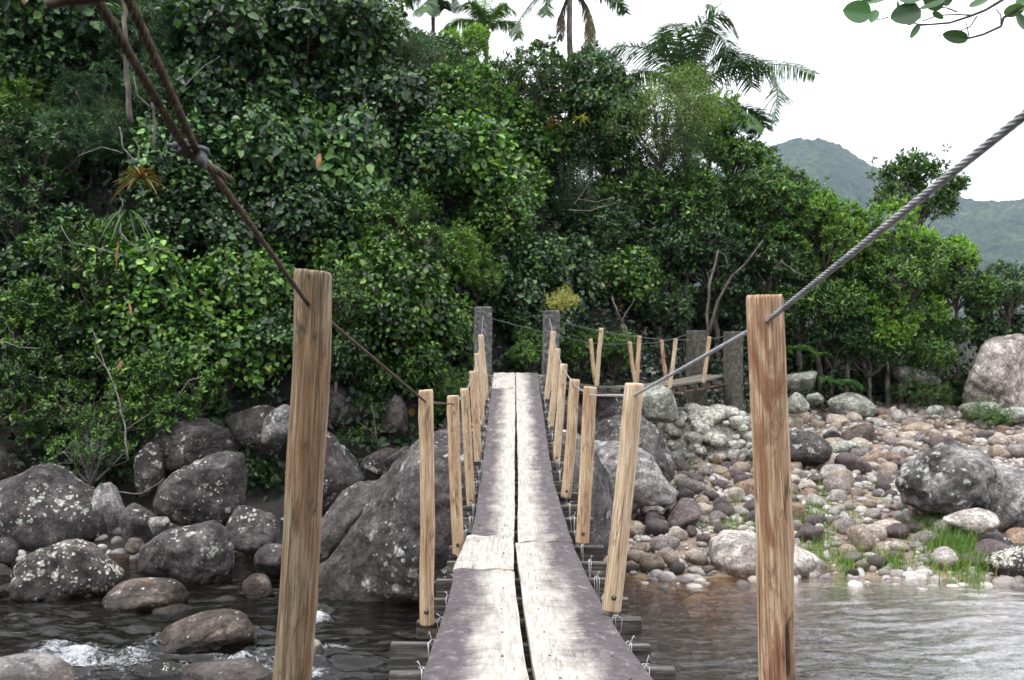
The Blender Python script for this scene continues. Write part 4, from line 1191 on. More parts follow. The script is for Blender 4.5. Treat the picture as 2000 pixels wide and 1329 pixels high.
LP = [((611, 529), (564, 1405), 2.2, 0.0805, 'post_grey'), ((832, 762), (834, 1220), 4.3, 0.061, 'post_tan'), ((885, 773), (895, 1082), 6.3, 0.074, 'post_tan'),
      ((907, 759), (921, 992), 8.3, 0.071, 'post_tan'), ((923, 725), (936, 922), 10.3, 0.078, 'post_tan'), ((932, 690), (945, 864), 12.3, 0.072, 'post_pale'), ((939, 654), (952, 806), 14.3, 0.078, 'post_pale')]
RP = [((1493, 577), (1521, 1415), 2.2, 0.0785, 'post_red'), ((1240, 749), (1194, 1192), 4.3, 0.080, 'post_pale'), ((1153, 756), (1137, 1060), 6.3, 0.082, 'post_tan'),
      ((1123, 741), (1105, 973), 8.3, 0.084, 'post_tan'), ((1101, 711), (1086, 905), 10.3, 0.078, 'post_pale'), ((1089, 681), (1074, 850), 12.3, 0.074, 'post_pale'), ((1081, 647), (1066, 795), 14.3, 0.078, 'post_pale')]
posts = {'L': [], 'R': []}
for side, lst in (('L', LP), ('R', RP)):
    for k, (t, b_, Y, d, mt) in enumerate(lst):
        T_, B_ = P(*t, Y), P(*b_, Y)
        place_post(T_, B_, d, mt, (1 if side == 'L' else 50) + k * 3, bridge, BO, near=k < 3, hollow=((0.162, -1.02) if side == 'R' and k == 0 else False), bend=(0.012 if side == 'L' and k == 0 else 0.0),
                   label={('L', 0): "thick weathered grey-brown post nearest on the left", ('R', 0): "reddish tan post nearest on the right with a dark hollow"}.get((side, k)))
        posts[side].append(B_ + (T_ - B_) * (1 - 0.052 / (T_ - B_).length * (1 if k else 1.1)))
posts['L'][0] = P(600, 592, 2.2 - 0.045); posts['R'][0] = P(1500, 626, 2.2 - 0.042)

# concrete pillars that carry the cables
def pillar(px, top, bot, Y, w, label, mat, dep=None, seed=0, lean=0.0):
    T_, B_ = P(px + lean, top, Y), P(px, bot, Y); h = T_.z - B_.z + 0.9; dep = dep or w
    mb = MB(); mb.box((0, 0, h / 2), w, dep, h); me = bevel_mesh(mb.mesh("concrete_pillar", M[mat], False), 0.018, 2, 0.006, 6, seed)
    sh = (T_.x - B_.x) / h
    for v in me.vertices: v.co.x += sh * v.co.z
    o = link("concrete_pillar", me, loc=(B_.x, Y, B_.z - 0.9), rot=(0, 0, 0.12 if px < 1100 else 0.45))
    tag(o, label, "pillar"); return o, T_
pillar(941, 600, 745, 16.5, 0.27, "left of the two dark concrete pillars at the far end of the footbridge", 'concrete', 0.24, 1, 3)
pillar(1072, 607, 750, 16.5, 0.245, "right of the two dark concrete pillars at the far end of the footbridge", 'concrete', 0.22, 2, 5)
pillar(1360, 646, 745, 20.8, 0.30, "brownish concrete pillar at the back corner of the farther bridge's end", 'concrete_brown', 0.3, 3)
pillar(1432, 648, 790, 20.0, 0.28, "brownish concrete pillar at the front corner of the farther bridge's end", 'concrete_brown', 0.28, 4)

# handrail cables
aL, aR = P(944, 616, 16.4), P(1073, 622, 16.4)
def sag_path(pts, s=0.0):
    out = []
    for a, b_ in zip(pts, pts[1:]):
        for t in np.linspace(0, 1, 6)[:-1]:
            q = a.lerp(b_, t); q = q - Vector((0, 0, 4 * s * t * (1 - t))); out.append(q)
    out.append(pts[-1]); return out
# left: rusty near part doubled back through a clip
clipP = Vector(P(383, 293, 1.215)); topL = Vector(P(238, -30, 0.86)); topL2 = Vector(P(172, -30, 0.86))
ropeL = sag_path([topL, clipP] + posts['L'][:3])
o = bpart("handrail_cable", rope_mesh("handrail_cable", ropeL, 0.0098, M['rust'], origin=BO), BO); o["label"] = "rusty brown near stretch of the left handrail cable"
hcl = o
me = rope_mesh("cable_tail", [topL2, clipP + Vector((-0.010, 0, -0.004)), Vector(P(425, 335, 1.29)) , Vector(P(450, 352, 1.31))], 0.0098, M['rust'], origin=BO)
bpart("cable_tail", me, BO)
ropeL2 = sag_path(posts['L'][2:] + [aL]); bpart("handrail_cable", rope_mesh("handrail_cable", ropeL2, 0.0125, M['steel'], origin=BO, step=0.03), BO)["label"] = "bright far stretch of the left handrail cable"
pr0 = posts['R'][0]
farR = Vector((0.55, 1.12, P(1990, 240, 1.12).z)); ext = farR + (farR - pr0) * 1.6
ropeR = sag_path([ext, farR, pr0] + posts['R'][1:3])
bpart("handrail_cable", rope_mesh("handrail_cable", ropeR, 0.0118, M['steel'], origin=BO, step=0.008, pitch=0.10), BO)["label"] = "grey twisted near stretch of the right handrail cable"
ropeR2 = sag_path(posts['R'][2:] + [aR]); bpart("handrail_cable", rope_mesh("handrail_cable", ropeR2, 0.0125, M['steel'], origin=BO, step=0.03), BO)["label"] = "bright far stretch of the right handrail cable"

# wire-rope clip on the left cable
def make_clip():
    c = clipP; dirv = (posts['L'][0] - clipP).normalized(); side = Vector((-1, 0.1, 0.04)).normalized(); side = (side - dirv * side.dot(dirv)).normalized(); nrm = dirv.cross(side)
    mb = MB(); R3 = Matrix((side, nrm, dirv)).transposed()
    mb.box(c + side * 0.012, 0.011, 0.017, 0.030, R3)
    body = bevel_mesh(mb.mesh("wire_rope_clip", M['clip'], False), 0.003, 2)
    mb = MB()
    for s in (-1, 1):
        off = dirv * (0.010 * s)
        arc = [c + off * 1.0 + side * 0.052] + [c + off + side * 0.01] + [c + off * (math.cos(a)) + nrm * 0 - side * (0.014 * math.sin(a) + 0.0) for a in (0.3,)]
        mb.tube([c + off + side * 0.032, c + off + side * 0.02, c + off + side * 0.0], 0.0025, 8)
        mb.tube([c + off + side * 0.018, c + off + side * 0.024], 0.0052, 6)
    ub = []
    for a in np.linspace(0, math.pi, 12): ub.append(c + dirv * 0.010 * math.cos(a) - side * (0.013 * math.sin(a)))
    mb.tube(ub, 0.0030, 8)
    mb.tube([c - nrm * 0.012 - side * 0.004, c - nrm * 0.012 - side * 0.012], 0.010, 10)
    m2 = mb.mesh("clip_bolt", M['clip'])
    for m_ in (body, m2):
        for v in m_.vertices: v.co = v.co - BO
    a = bpart("wire_rope_clip", body, BO); b2 = link("clip_bolt", m2, a)
    return a
make_clip()
# rusty anchor bar where the doubled cable ends
mb = MB(); mb.tube([P(92, 10, 0.87), P(130, -4, 0.87), P(182, -14, 0.86)], [0.004, 0.007, 0.010], 10); mb.tube([P(176, -20, 0.86), P(245, -30, 0.86)], 0.011, 10)
bpart("anchor_shackle", mb.mesh("anchor_shackle", M['rust'], origin=BO), BO)

# concrete sill under the far end of the deck
mb = MB(); mb.box((0.12, 16.55, deck_z(16.3) - 0.16), 1.35, 0.55, 0.22)
me = bevel_mesh(mb.mesh("concrete_sill", M['concrete'], False), 0.015, 2, 0.01, 4, 3); tag(link("concrete_sill", me), "rough concrete sill between the two dark pillars at the deck's end", "sill")
B("low earthy rock carrying the dark pillars and the concrete sill", 1010, 860, 330, 200, 17.6, 'rock_back', seed=70, depth=2.2, sub=6)

# ------------------------------------------------------------------ the farther bridge
b2 = empty("farther_footbridge", P(1290, 755, 18.4)); O2 = Vector(b2.location)
tag(b2, "second shorter footbridge turning off to the right bank behind the dark pillars", "footbridge")
A0, A1 = Vector((-0.46, 16.4, 0)), Vector((3.74, 20.8, 0)); C0, C1 = Vector((0.6, 16.3, 0)), Vector((4.32, 20.0, 0))
def z2(t): return float(np.interp(t, [0, 0.24, 0.44, 0.65, 0.82, 1.0], [CZ - 0.60, CZ - 0.755, CZ - 0.835, CZ - 0.83, CZ - 0.78, CZ - 0.69]))
def p2(t, s):   # s 0 = back row, 1 = front row
    q = A0.lerp(A1, t).lerp(C0.lerp(C1, t), s); q.z = z2(t); return q
for row, (s0, s1) in enumerate(((0.16, 0.48), (0.52, 0.84))):
    for (t0, t1, sd_) in ((0.10, 0.52, 3), (0.523, 1.0, 9)):
        n = 14; v = []
        for i in range(n + 1):
            t = t0 + (t1 - t0) * i / n
            for s in (s0, s1):
                q = p2(t, s) - O2; v.append((q.x, q.y, q.z)); v.append((q.x, q.y, q.z - 0.035))
        f = []
        for i in range(n):
            a = i * 4; f += [(a, a + 2, a + 6, a + 4), (a + 1, a + 5, a + 7, a + 3), (a, a + 4, a + 5, a + 1), (a + 2, a + 3, a + 7, a + 6)]
        f += [(0, 1, 3, 2), (n * 4, n * 4 + 2, n * 4 + 3, n * 4 + 1)]
        me = bpy.data.meshes.new("plank"); me.from_pydata(v, [], f); me.materials.append(M['plank_old']); link("plank", me, b2)
rb = random.Random(9)
for k in range(13):
    t = 0.12 + k * 0.072; a, b_ = p2(t, 0.0 - rb.uniform(0, .06)), p2(t, 1.0 + rb.uniform(0, .06)); mid = (a + b_) / 2; d = b_ - a
    mb = MB(); mb.box((0, 0, 0), d.length, 0.05, 0.085); me = bevel_mesh(mb.mesh("crossbeam", M['beam'], False), 0.004, 1)
    o = link("crossbeam", me, b2, loc=mid - O2 - Vector((0, 0, 0.085)), rot=(0, 0, math.atan2(d.y, d.x) + rb.uniform(-.03, .03)))
for sgn in (0.04, 0.96):
    mb = MB(); mb.tube([p2(t, sgn) - O2 - Vector((0, 0, 0.14)) for t in np.linspace(0.0, 1.0, 24)], 0.011, 8); link("deck_cable", mb.mesh("deck_cable", M['rustyred']), b2)
RA = [(0.24, (1096, 660), None), (0.46, (1153, 662), (1163, 748), 'post_tan'), (0.66, (1230, 668), (1241, 752), 'post_tan'), (0.824, (1292, 664), (1302, 752), 'post_red')]
RB_ = [(0.24, (1175, 641), (1165, 755), 'post_pale'), (0.44, (1249, 656), (1243, 768), 'post_tan'), (0.646, (1320, 662), (1307, 765), 'post_pale'), (0.817, (1386, 658), (1374, 748), 'post_tan')]
pa, pb = [P(957, 622, 16.4)], [P(1093, 628, 16.3)]
for lst, s, acc, cy in ((RA, 0.0, pa, (None, 671, 672, 668)), (RB_, 1.0, pb, (648, 659, 664, 662))):
    for i, e in enumerate(lst):
        if e[2] is None: continue
        t, tp, bt, mt = e; Y = p2(t, s).y; T_, B_ = P(*tp, Y), P(*bt, Y)
        place_post(T_, B_, 0.075, mt, 90 + i + int(s * 10), b2, O2, bolt=False)
        acc.append(P(tp[0] + 1, cy[i], Y))
pa.append(P(1346, 652, 20.7)); pb.append(P(1418, 656, 19.95))
for acc in (pa, pb):
    mb = MB(); mb.tube([q - O2 for q in sag_path(acc, 0.012)], 0.0085, 8); link("handrail_cable", mb.mesh("handrail_cable", M['clip']), b2)

# ------------------------------------------------------------------ foliage builders
def unit(v): return v / np.maximum(np.linalg.norm(v, axis=-1, keepdims=True), 1e-9)
def leaves_mesh(name, Pn, A, Nn, Ln, Wd, mat, fold=0.18, droop=0.15, extra=None):
    """many small folded leaves: base point, axis, normal, length, width"""
    A = unit(A); Bv = unit(np.cross(Nn, A)); Nn = np.cross(A, Bv); Ln = Ln[:, None]; Wd = Wd[:, None]
    up = Nn * (Wd * fold)
    v = np.stack([Pn, Pn + A * Ln * 0.33 + Bv * Wd * 0.5 + up, Pn + A * Ln * 0.74 + Bv * Wd * 0.38 + up - Nn * Ln * droop * 0.5, Pn + A * Ln - Nn * Ln * droop,
                  Pn + A * Ln * 0.74 - Bv * Wd * 0.38 + up - Nn * Ln * droop * 0.5, Pn + A * Ln * 0.33 - Bv * Wd * 0.5 + up], 1)
    n = len(Pn); b_ = np.arange(n)[:, None] * 6
    q = np.concatenate([b_ + np.array([[0, 1, 2, 3]]), b_ + np.array([[0, 3, 4, 5]])])
    return np_mesh(name, v.reshape(-1, 3), quads=q, mat=mat)

def crown_points(seed, R, nl, shape, nclump, hollow=0.0):
    """twig tips on a lumpy crown surface, with their outward directions"""
    r = np.random.RandomState(seed); cs, rs = [], []
    for k in range(nl):
        d = unit(r.normal(size=3)); d[2] = d[2] * 0.8 + 0.08
        cs.append(d * R * r.uniform(0.40, 0.82) * shape); rs.append(R * r.uniform(0.20, 0.42))
    cs, rs = np.array(cs), np.array(rs)
    pts, dirs = [], []
    while len(pts) < nclump:
        k = r.choice(nl, p=rs ** 2 / np.sum(rs ** 2)); d = unit(r.normal(size=3))
        if d[2] < -0.55 and r.rand() < 0.7: continue
        rad = rs[k] * (1 - 0.45 * r.rand() ** 1.8) * (1 + (0.25 if r.rand() < 0.12 else 0))
        p = cs[k] + d * rad
        inside = np.any(np.linalg.norm((cs - p), axis=1) < rs * 0.72)
        if inside: continue
        pts.append(p); dirs.append(unit(d + 0.4 * unit(p) + 0.02))
    return np.array(pts), np.array(dirs), cs, rs

def crown_mesh(name, seed, kind, R=1.5, shape=(1, 1, 0.85)):
    r = np.random.RandomState(seed + 500)
    cfg = {  # clumps, leaves per clump, length, width ratio, spread, rosette, droop
        'broad': (480, 12, 0.155, 0.74, 0.14, 0.0), 'mid': (640, 16, 0.120, 0.40, 0.035, 1.0), 'fine': (1100, 20, 0.055, 0.36, 0.085, 0.2),
        'narrow': (900, 22, 0.105, 0.15, 0.03, 1.0), 'phil': (120, 5, 0.30, 0.62, 0.16, 0.0), 'sparse': (420, 14, 0.085, 0.42, 0.04, 0.9)}[kind]
    nc, nlv, L0, wr, sp, ros = cfg
    pts, dirs, cs, rs = crown_points(seed, R, 14, np.array(shape), nc)
    Pn = np.repeat(pts, nlv, 0); D = np.repeat(dirs, nlv, 0); n = len(Pn)
    rv = unit(r.normal(size=(n, 3)))
    if ros > 0.5:
        A = unit(D * 0.75 + rv * 0.95 + np.array([0, 0, 0.25])); Nn = unit(D * 1.0 - A * 0.3 + np.array([0, 0, 0.7]) + r.normal(size=(n, 3)) * 0.2)
        Pn = Pn + r.normal(size=(n, 3)) * sp - D * r.uniform(0, 0.10, (n, 1))
    else:
        A = unit(rv * 0.9 + D * 0.35 + np.array([0, 0, -0.45])); Nn = unit(D * 0.8 + np.array([0, 0, 0.65]) + r.normal(size=(n, 3)) * 0.35)
        Pn = Pn + r.normal(size=(n, 3)) * sp
    Ln = L0 * r.uniform(0.65, 1.25, n) * np.repeat(r.choice([0.6, 0.8, 1.0, 1.3], len(pts), p=[.25, .3, .3, .15]), nlv); Wd = Ln * wr * r.uniform(0.8, 1.15, n)
    return leaves_mesh(name, Pn, A, Nn, Ln, Wd, None), cs, pts

def trunk_mesh(name, seed, cs, pts, R=1.5, len_down=4.0, rad=0.07):
    r = random.Random(seed); mb = MB(); base = Vector((0, 0, -len_down)); fork = Vector((r.uniform(-.1, .1), r.uniform(-.1, .1), -R * 0.75))
    def limb(a, b_, r0, r1, wob=0.08, n=7):
        ps, rr = [], []
        for i in range(n):
            t = i / (n - 1); q = a.lerp(b_, t); w = math.sin(t * math.pi) * wob * (b_ - a).length
            ps.append(q + Vector((r.uniform(-1, 1), r.uniform(-1, 1), r.uniform(-.3, .3))) * w * 0.6); rr.append(r0 + (r1 - r0) * t)
        mb.tube(ps, rr, 7); return ps
    limb(base, fork, rad * 1.3, rad, 0.04, 9)
    for c in cs:
        ps = limb(fork, Vector(c), rad * 0.6, rad * 0.25)
        near = [p for p in pts if np.linalg.norm(p - c) < R * 0.55]; r.shuffle(near)
        for p in near[:9]: limb(ps[r.randint(3, 6)], Vector(p), rad * 0.16, rad * 0.05, 0.1, 5)
    return mb.mesh(name, None)

PROTO = {}
for kind, seeds, mk in (('broad', (1, 2, 3), None), ('mid', (4, 5, 6), None), ('fine', (7, 8), None), ('narrow', (9, 10), None), ('phil', (11,), None), ('sparse', (12, 13), None)):
    for s in seeds:
        cme, cs, pts = crown_mesh("crown", s, kind)
        cme.materials.append(M['L_mid'])
        tme = trunk_mesh("trunk", s, cs, pts); tme.materials.append(M['bark'])
        PROTO.setdefault(kind, []).append((cme, tme))

rt = random.Random(77)
KMAT = {'b': ('broad', 'L_broad'), 'm': ('mid', 'L_mid'), 'y': ('mid', 'L_bright'), 'f': ('fine', 'L_olive'), 'd': ('fine', 'L_dkfine'), 'n': ('narrow', 'L_blue'),
        'p': ('phil', 'L_phil'), 's': ('sparse', 'L_mid'), 'Y': ('sparse', 'L_yellow'), 'B': ('broad', 'L_mid'), 'D': ('mid', 'L_broad')}
LOW = {'low bush right of', 'greyish low', 'low bush in', 'low shrub at', 'small plant', 'tiny plant', 'thin plant', 'twiggy plan', 'small green'}
def plant(px, py, rp, k, label, Y=None, sq=None, name=None, trunk=True, bark='bark', off=None):
    kind, mat = KMAT[k]
    if Y is None:
        Y = hit_ground(px, py, off if off is not None else 0.9, 14.5, 26.0, 25.0) + 0.25 * rt.uniform(-1, 1)
    if any(label.startswith(q) for q in LOW):
        Y = (hit_ground(px, py + rp * 0.72, 0.0, 14.0, 28.0, Y)) + 0.3; trunk = False
    c = P(px, py, Y); s = rp / FPX * Y / 1.38
    gz = min(ground(c.x, c.y), c.z - 0.3)
    name = name or ("tree" if s > 0.6 else "shrub")
    e = empty(name, (c.x, c.y, gz), rt.uniform(0, 6.28))
    tag(e, label, "tree" if name == "tree" else "shrub")
    lst = PROTO[kind]; cme, tme = lst[rt.randrange(len(lst))]
    sz = s * (sq or rt.uniform(0.85, 1.05))
    o = link("crown", cme, e, loc=(0, 0, c.z - gz), scale=(s, s, sz))
    o.material_slots[0].link = 'OBJECT'; o.material_slots[0].material = M[mat]
    if trunk:
        if rt.random() < 0.3: bark = 'bark_pale'
        t = link("trunk", tme, e, loc=(0, 0, c.z - gz), scale=(s, s, sz)); t.material_slots[0].link = 'OBJECT'; t.material_slots[0].material = M[bark]
    return e

TREES = [
 # skyline and top of the hillside, left to right
 (30, 30, 150, 'b', "dark broad-leaved tree in the upper left corner behind the anchor shackle"),
 (175, 75, 105, 'n', "bluish narrow-leaved tree behind the doubled rusty cable"),
 (300, 70, 130, 'n', "bluish narrow-leaved tree right of the doubled rusty cable at the top edge"),
 (455, 60, 150, 'b', "shadowy broad-leaved tree at the top edge right of the bluish tree"),
 (600, 40, 130, 'b', "tall broad-leaved tree at the top edge left of the hazy fine-leaved one"),
 (715, 60, 115, 'f', "hazy olive fine-leaved tree at the top edge left of the sky gap"),
 (790, 125, 75, 'd', "dark fine-leaved tree at the left end of the sky gap"),
 (900, 105, 58, 'y', "light green tree top below the small palm at the sky gap"),
 (848, 95, 45, 'b', "small dark rounded treetop against the sky left of the small palm"),
 (925, 165, 72, 'm', "green treetop at the skyline under the small palm"),
 (1045, 172, 92, 'm', "dark dome-shaped tree at the skyline left of the bare palm trunk"),
 (1150, 158, 78, 'D', "dark tree at the skyline right of the bare palm trunk"),
 (1205, 215, 80, 'b', "broad-leaved treetop between the dark skyline tree and the olive one"),
 (1285, 235, 105, 'f', "big olive fine-leaved tree below the large palm"),
 (1385, 250, 70, 'y', "bright green treetop beneath the large palm's trunk"),
 (1430, 300, 75, 'm', "green treetop right below the large palm's hanging frond"),
 (1490, 375, 80, 'm', "treetop beside the far hill's left flank"),
 (1555, 385, 48, 's', "loose branch of leaves reaching out over the far hill"),
 # second band
 (40, 205, 75, 'y', "bright green bush at the left edge near the top"),
 (70, 300, 120, 'D', "dark tree at the left edge below the bright bush"),
 (200, 200, 95, 'n', "bluish tufted tree just under the doubled rusty cable"),
 (330, 190, 110, 'n', "bluish tufted tree above the wire rope clip"),
 (460, 190, 125, 'b', "broad-leaved tree right of the wire rope clip's cable"),
 (600, 180, 125, 'b', "deep green broad-leaved tree high on the slope above the near post"),
 (720, 210, 110, 'b', "vine-covered tree high on the slope left of the pale green climbers"),
 (820, 215, 95, 'B', "mid green tree under the left end of the sky gap"),
 (915, 210, 90, 'm', "leafy tree below the small palm"),
 (1000, 275, 90, 'B', "tree with large glossy leaves in the middle of the slope"),
 (1100, 250, 80, 'm', "tree with a few yellow leaves beneath the skyline dome"),
 (1180, 290, 75, 'D', "dark leafy tree left of the olive fine-leaved one"),
 (1310, 320, 80, 'd', "shadowed fine-leaved tree under the big olive one"),
 (55, 125, 95, 'b', "dark broad-leaved shrub low behind the anchor shackle"),
 (150, 150, 80, 'D', "dark shrub between the two strands of rusty cable and the left edge"),
 (395, 130, 85, 'B', "shrub with round leaves beside the doubled cable high on the slope"),
 (500, 130, 85, 'D', "shaded shrub high on the slope under the shadowy top-edge tree"),
 (640, 130, 90, 'm', "shrub high on the slope below the tall top-edge tree"),
 (560, 250, 80, 'B', "climber with silvery leaves right of the near cable's upper part"),
 (240, 260, 70, 'd', "fine-leaved shrub around the thin forked trunk"),
 (700, 150, 80, 'b', "glossy shrub on the slope under the hazy olive tree"),
 (1445, 560, 60, 'b', "dark shrub filling the shade right of the forked pale trunk"),
 (1380, 600, 60, 'b', "deep-shaded shrub behind the forked pale trunk's foot"),
 (1480, 640, 70, 'b', "deep-shaded shrub behind the right near post"),
 (1340, 480, 70, 'b', "shadowy crown left of the forked pale trunk's top"),
 # third band
 (150, 300, 100, 'n', "bluish tufted tree over the red and yellow bromeliad"),
 (370, 330, 120, 'b', "broad-leaved climber mass right of the bromeliad"),
 (500, 320, 125, 'b', "dark climber-hung tree above the near post's cable"),
 (640, 300, 110, 'b', "dark glossy tree above the orange dead leaf"),
 (650, 330, 95, 'p', "large pale-leaved climber near the orange dead leaf"),
 (730, 385, 80, 'p', "large pale-leaved climber in the middle of the slope"),
 (770, 330, 110, 'b', "dark tree right of the large pale-leaved climbers"),
 (880, 320, 110, 'B', "tree with round shiny leaves in the middle of the slope"),
 (985, 370, 100, 'B', "tree with silvery glossy leaves above the two dark pillars"),
 (1060, 330, 80, 'm', "leafy tree above the bare grey branches"),
 (1125, 375, 95, 'd', "fine-leaved grey-green tree full of bare grey branches"),
 (1215, 380, 95, 'm', "dense green tree high above the farther bridge"),
 (1330, 395, 105, 'm', "dense green tree above the forked pale trunk"),
 (1430, 400, 100, 'm', "rounded tree left above the right near post"),
 (1520, 440, 90, 'm', "rounded tree straight above the right near post"),
 (1610, 440, 60, 'y', "bright treetop at the foot of the far hill"),
 # fourth band
 (60, 440, 125, 'D', "shadowy tree at the left edge halfway up"),
 (60, 560, 100, 'b', "dark broad-leaved bush at the left edge above the dead twigs"),
 (190, 540, 105, 'm', "green tree below the twisted dead branch"),
 (400, 440, 110, 'b', "broad-leaved climber mass left of the rusty cable"),
 (330, 560, 110, 'B', "bush with round leaves below the twisted dead branch"),
 (520, 450, 105, 'b', "broad-leaved climber mass right of the rusty cable above the near post"),
 (470, 560, 105, 'B', "climber with round pale leaves left of the near post's top"),
 (640, 440, 90, 'b', "dark shrubs between the near post's top and the pale climbers"),
 (700, 500, 95, 'B', "leafy bush right of the near post's top"),
 (790, 470, 95, 'm', "leafy green tree left of the dark hollow behind the pillars"),
 (880, 490, 75, 'y', "bright green spreading tree left above the left dark pillar"),
 (930, 540, 48, 'y', "bright green drooping branch just above the left dark pillar"),
 (960, 430, 75, 'B', "broad-leaved tree overhanging the dark hollow behind the pillars"),
 (1170, 470, 80, 'D', "dark leafy tree above the farther bridge's start"),
 (1200, 540, 70, 'B', "drooping pale-leaved tree over the farther bridge's start"),
 (1290, 490, 90, 'D', "dark tree behind the forked pale trunk"),
 (1400, 500, 85, 'D', "dark crown carried by the forked pale trunk"),
 (1500, 510, 80, 'D', "dark tree behind the right near post"),
 (1600, 500, 85, 'y', "bright green bush right of the right near post below the steel cable"),
 (1690, 470, 85, 'y', "bright yellow-green tree under the middle of the steel cable"),
 (1760, 540, 85, 'm', "green tree below the steel cable left of the tall rock"),
 (1830, 520, 75, 'y', "light green tree under the lone thin-branched tree"),
 (1975, 655, 62, 'b', "dark bush just behind and above the large pinkish boulder"),
 (1925, 585, 55, 'm', "green shrub above the tall narrow rock's top"),
 (1930, 815, 40, 's', "low bush in front of the large pinkish boulder's foot"),
 (1870, 555, 62, 'm', "green tree above the tall narrow rock"),
 (1968, 575, 66, 'D', "dark tree at the right edge above the large pinkish boulder"),
 # fifth band
 (60, 650, 110, 'm', "leafy bush at the left edge above the bank rocks"),
 (170, 690, 105, 'm', "green bush above the huge boulder"),
 (300, 660, 105, 'B', "round-leaved bush with an orange twig left of the near post"),
 (430, 680, 100, 'B', "round pale-leaved climber beside the near post's upper half"),
 (530, 660, 85, 'b', "dark climber just left of the near post"),
 (690, 590, 95, 'm', "dense rounded bush right of the near post"),
 (785, 600, 100, 'B', "round-leaved bush above the second left post"),
 (860, 640, 75, 'B', "round-leaved bush left of the left dark pillar"),
 (905, 700, 45, 'm', "small green bush at the foot of the left dark pillar"),
 (1035, 610, 75, 'b', "shadowy shrub high behind the two dark pillars"),
 (1000, 520, 80, 'b', "shadowy shrub over the dark hollow behind the pillars"),
 (1090, 530, 75, 'b', "shadowy shrub above the yellowing one"),
 (1035, 690, 52, 'm', "glossy bush seen between the two dark pillars"),
 (1125, 690, 60, 'm', "glossy bush right of the right dark pillar behind the farther bridge"),
 (1195, 690, 50, 'm', "lower glossy bush behind the farther bridge's first posts"),
 (1285, 590, 70, 'D', "dark bush left of the forked pale trunk"),
 (1560, 590, 85, 'm', "dark green bush right behind the right near post"),
 (1655, 580, 85, 'm', "leafy bush in the middle of the right bank's edge"),
 (1740, 630, 80, 'y', "light green bush hanging over the slanting slab"),
 (1815, 640, 68, 'm', "bush left of the large pinkish boulder"),
 # lowest band
 (70, 790, 110, 'm', "low bush above the rock cut by the left edge"),
 (200, 800, 90, 's', "sparse leafy bush above the huge boulder's top"),
 (330, 770, 90, 'm', "bush hanging over the wide dark rock face"),
 (180, 880, 75, 's', "small-leaved bush growing behind the huge boulder"),
 (430, 790, 55, 's', "thin plant on top of the wide dark rock face"),
 (250, 905, 55, 's', "small plant in the gap right of the bush behind the huge boulder"),
 (480, 900, 55, 'b', "small plant with broad leaves above the blocky dark boulder"),
 (655, 925, 34, 's', "small plant rooted in a crack of the big grey sloping boulder"),
 (440, 840, 45, 's', "small plant hanging over the wide dark rock face's right end"),
 (840, 800, 50, 'm', "small plant mass between the second and third left posts"),
 (725, 790, 45, 's', "small plant on the slanting shelf's right end"),
 (515, 925, 50, 's', "small plant between the egg-shaped boulder and the near post"),
 (700, 850, 50, 's', "twiggy plant in the dark hollow behind the near post"),
 (790, 885, 40, 's', "tiny plant left of the second left post"),
 (655, 690, 60, 'b', "dark shrub right of the near post above the slanting shelf"),
 (780, 720, 70, 'B', "round-leaved shrub hanging over the dark hollow"),
 (870, 760, 45, 'm', "low shrub behind the second left post's top"),
 (1625, 665, 75, 'D', "shaded bush above the fern"),
 (1570, 700, 55, 'b', "low bush right of the right near post above the grey boulder in the shade"),
 (1500, 690, 60, 'b', "low bush right of the farther bridge's front corner pillar"),
 (1755, 735, 50, 'D', "low bush right of the egg-shaped boulder, over the slanting slab's foot"),
 (1700, 690, 60, 'D', "shaded shrub over the spreading fern's right side"),
 (1830, 745, 50, 'b', "low bush right of the slanting slab, dark against the cobbles"),
 (1795, 690, 60, 'm', "leafy shrub between the slanting slab and the tall narrow rock"),
 (1700, 735, 55, 'm', "low bush right of the fern above the egg-shaped boulder"),
 (1800, 770, 52, 's', "greyish low shrub at the upper edge of the cobbles"),
 (1862, 760, 44, 'm', "low bush in front of the large pinkish boulder"),
 (1950, 765, 40, 's', "low shrub at the right edge in front of the large pinkish boulder"),
]
for i, t in enumerate(TREES):
    px, py, rp, k, lb = t
    Y = None
    if i < 18: Y = [19.5, 20, 20, 20, 20.5, 23, 23.5, 27, 26, 25, 24.5, 25, 25, 24.5, 26, 26, 26.5, 27][i]
    plant(px, py, rp * 1.12, k, lb, Y)
plant(1100, 590, 34, 'Y', "small shrub with yellowing leaves above the right dark pillar", 18.3, trunk=False)
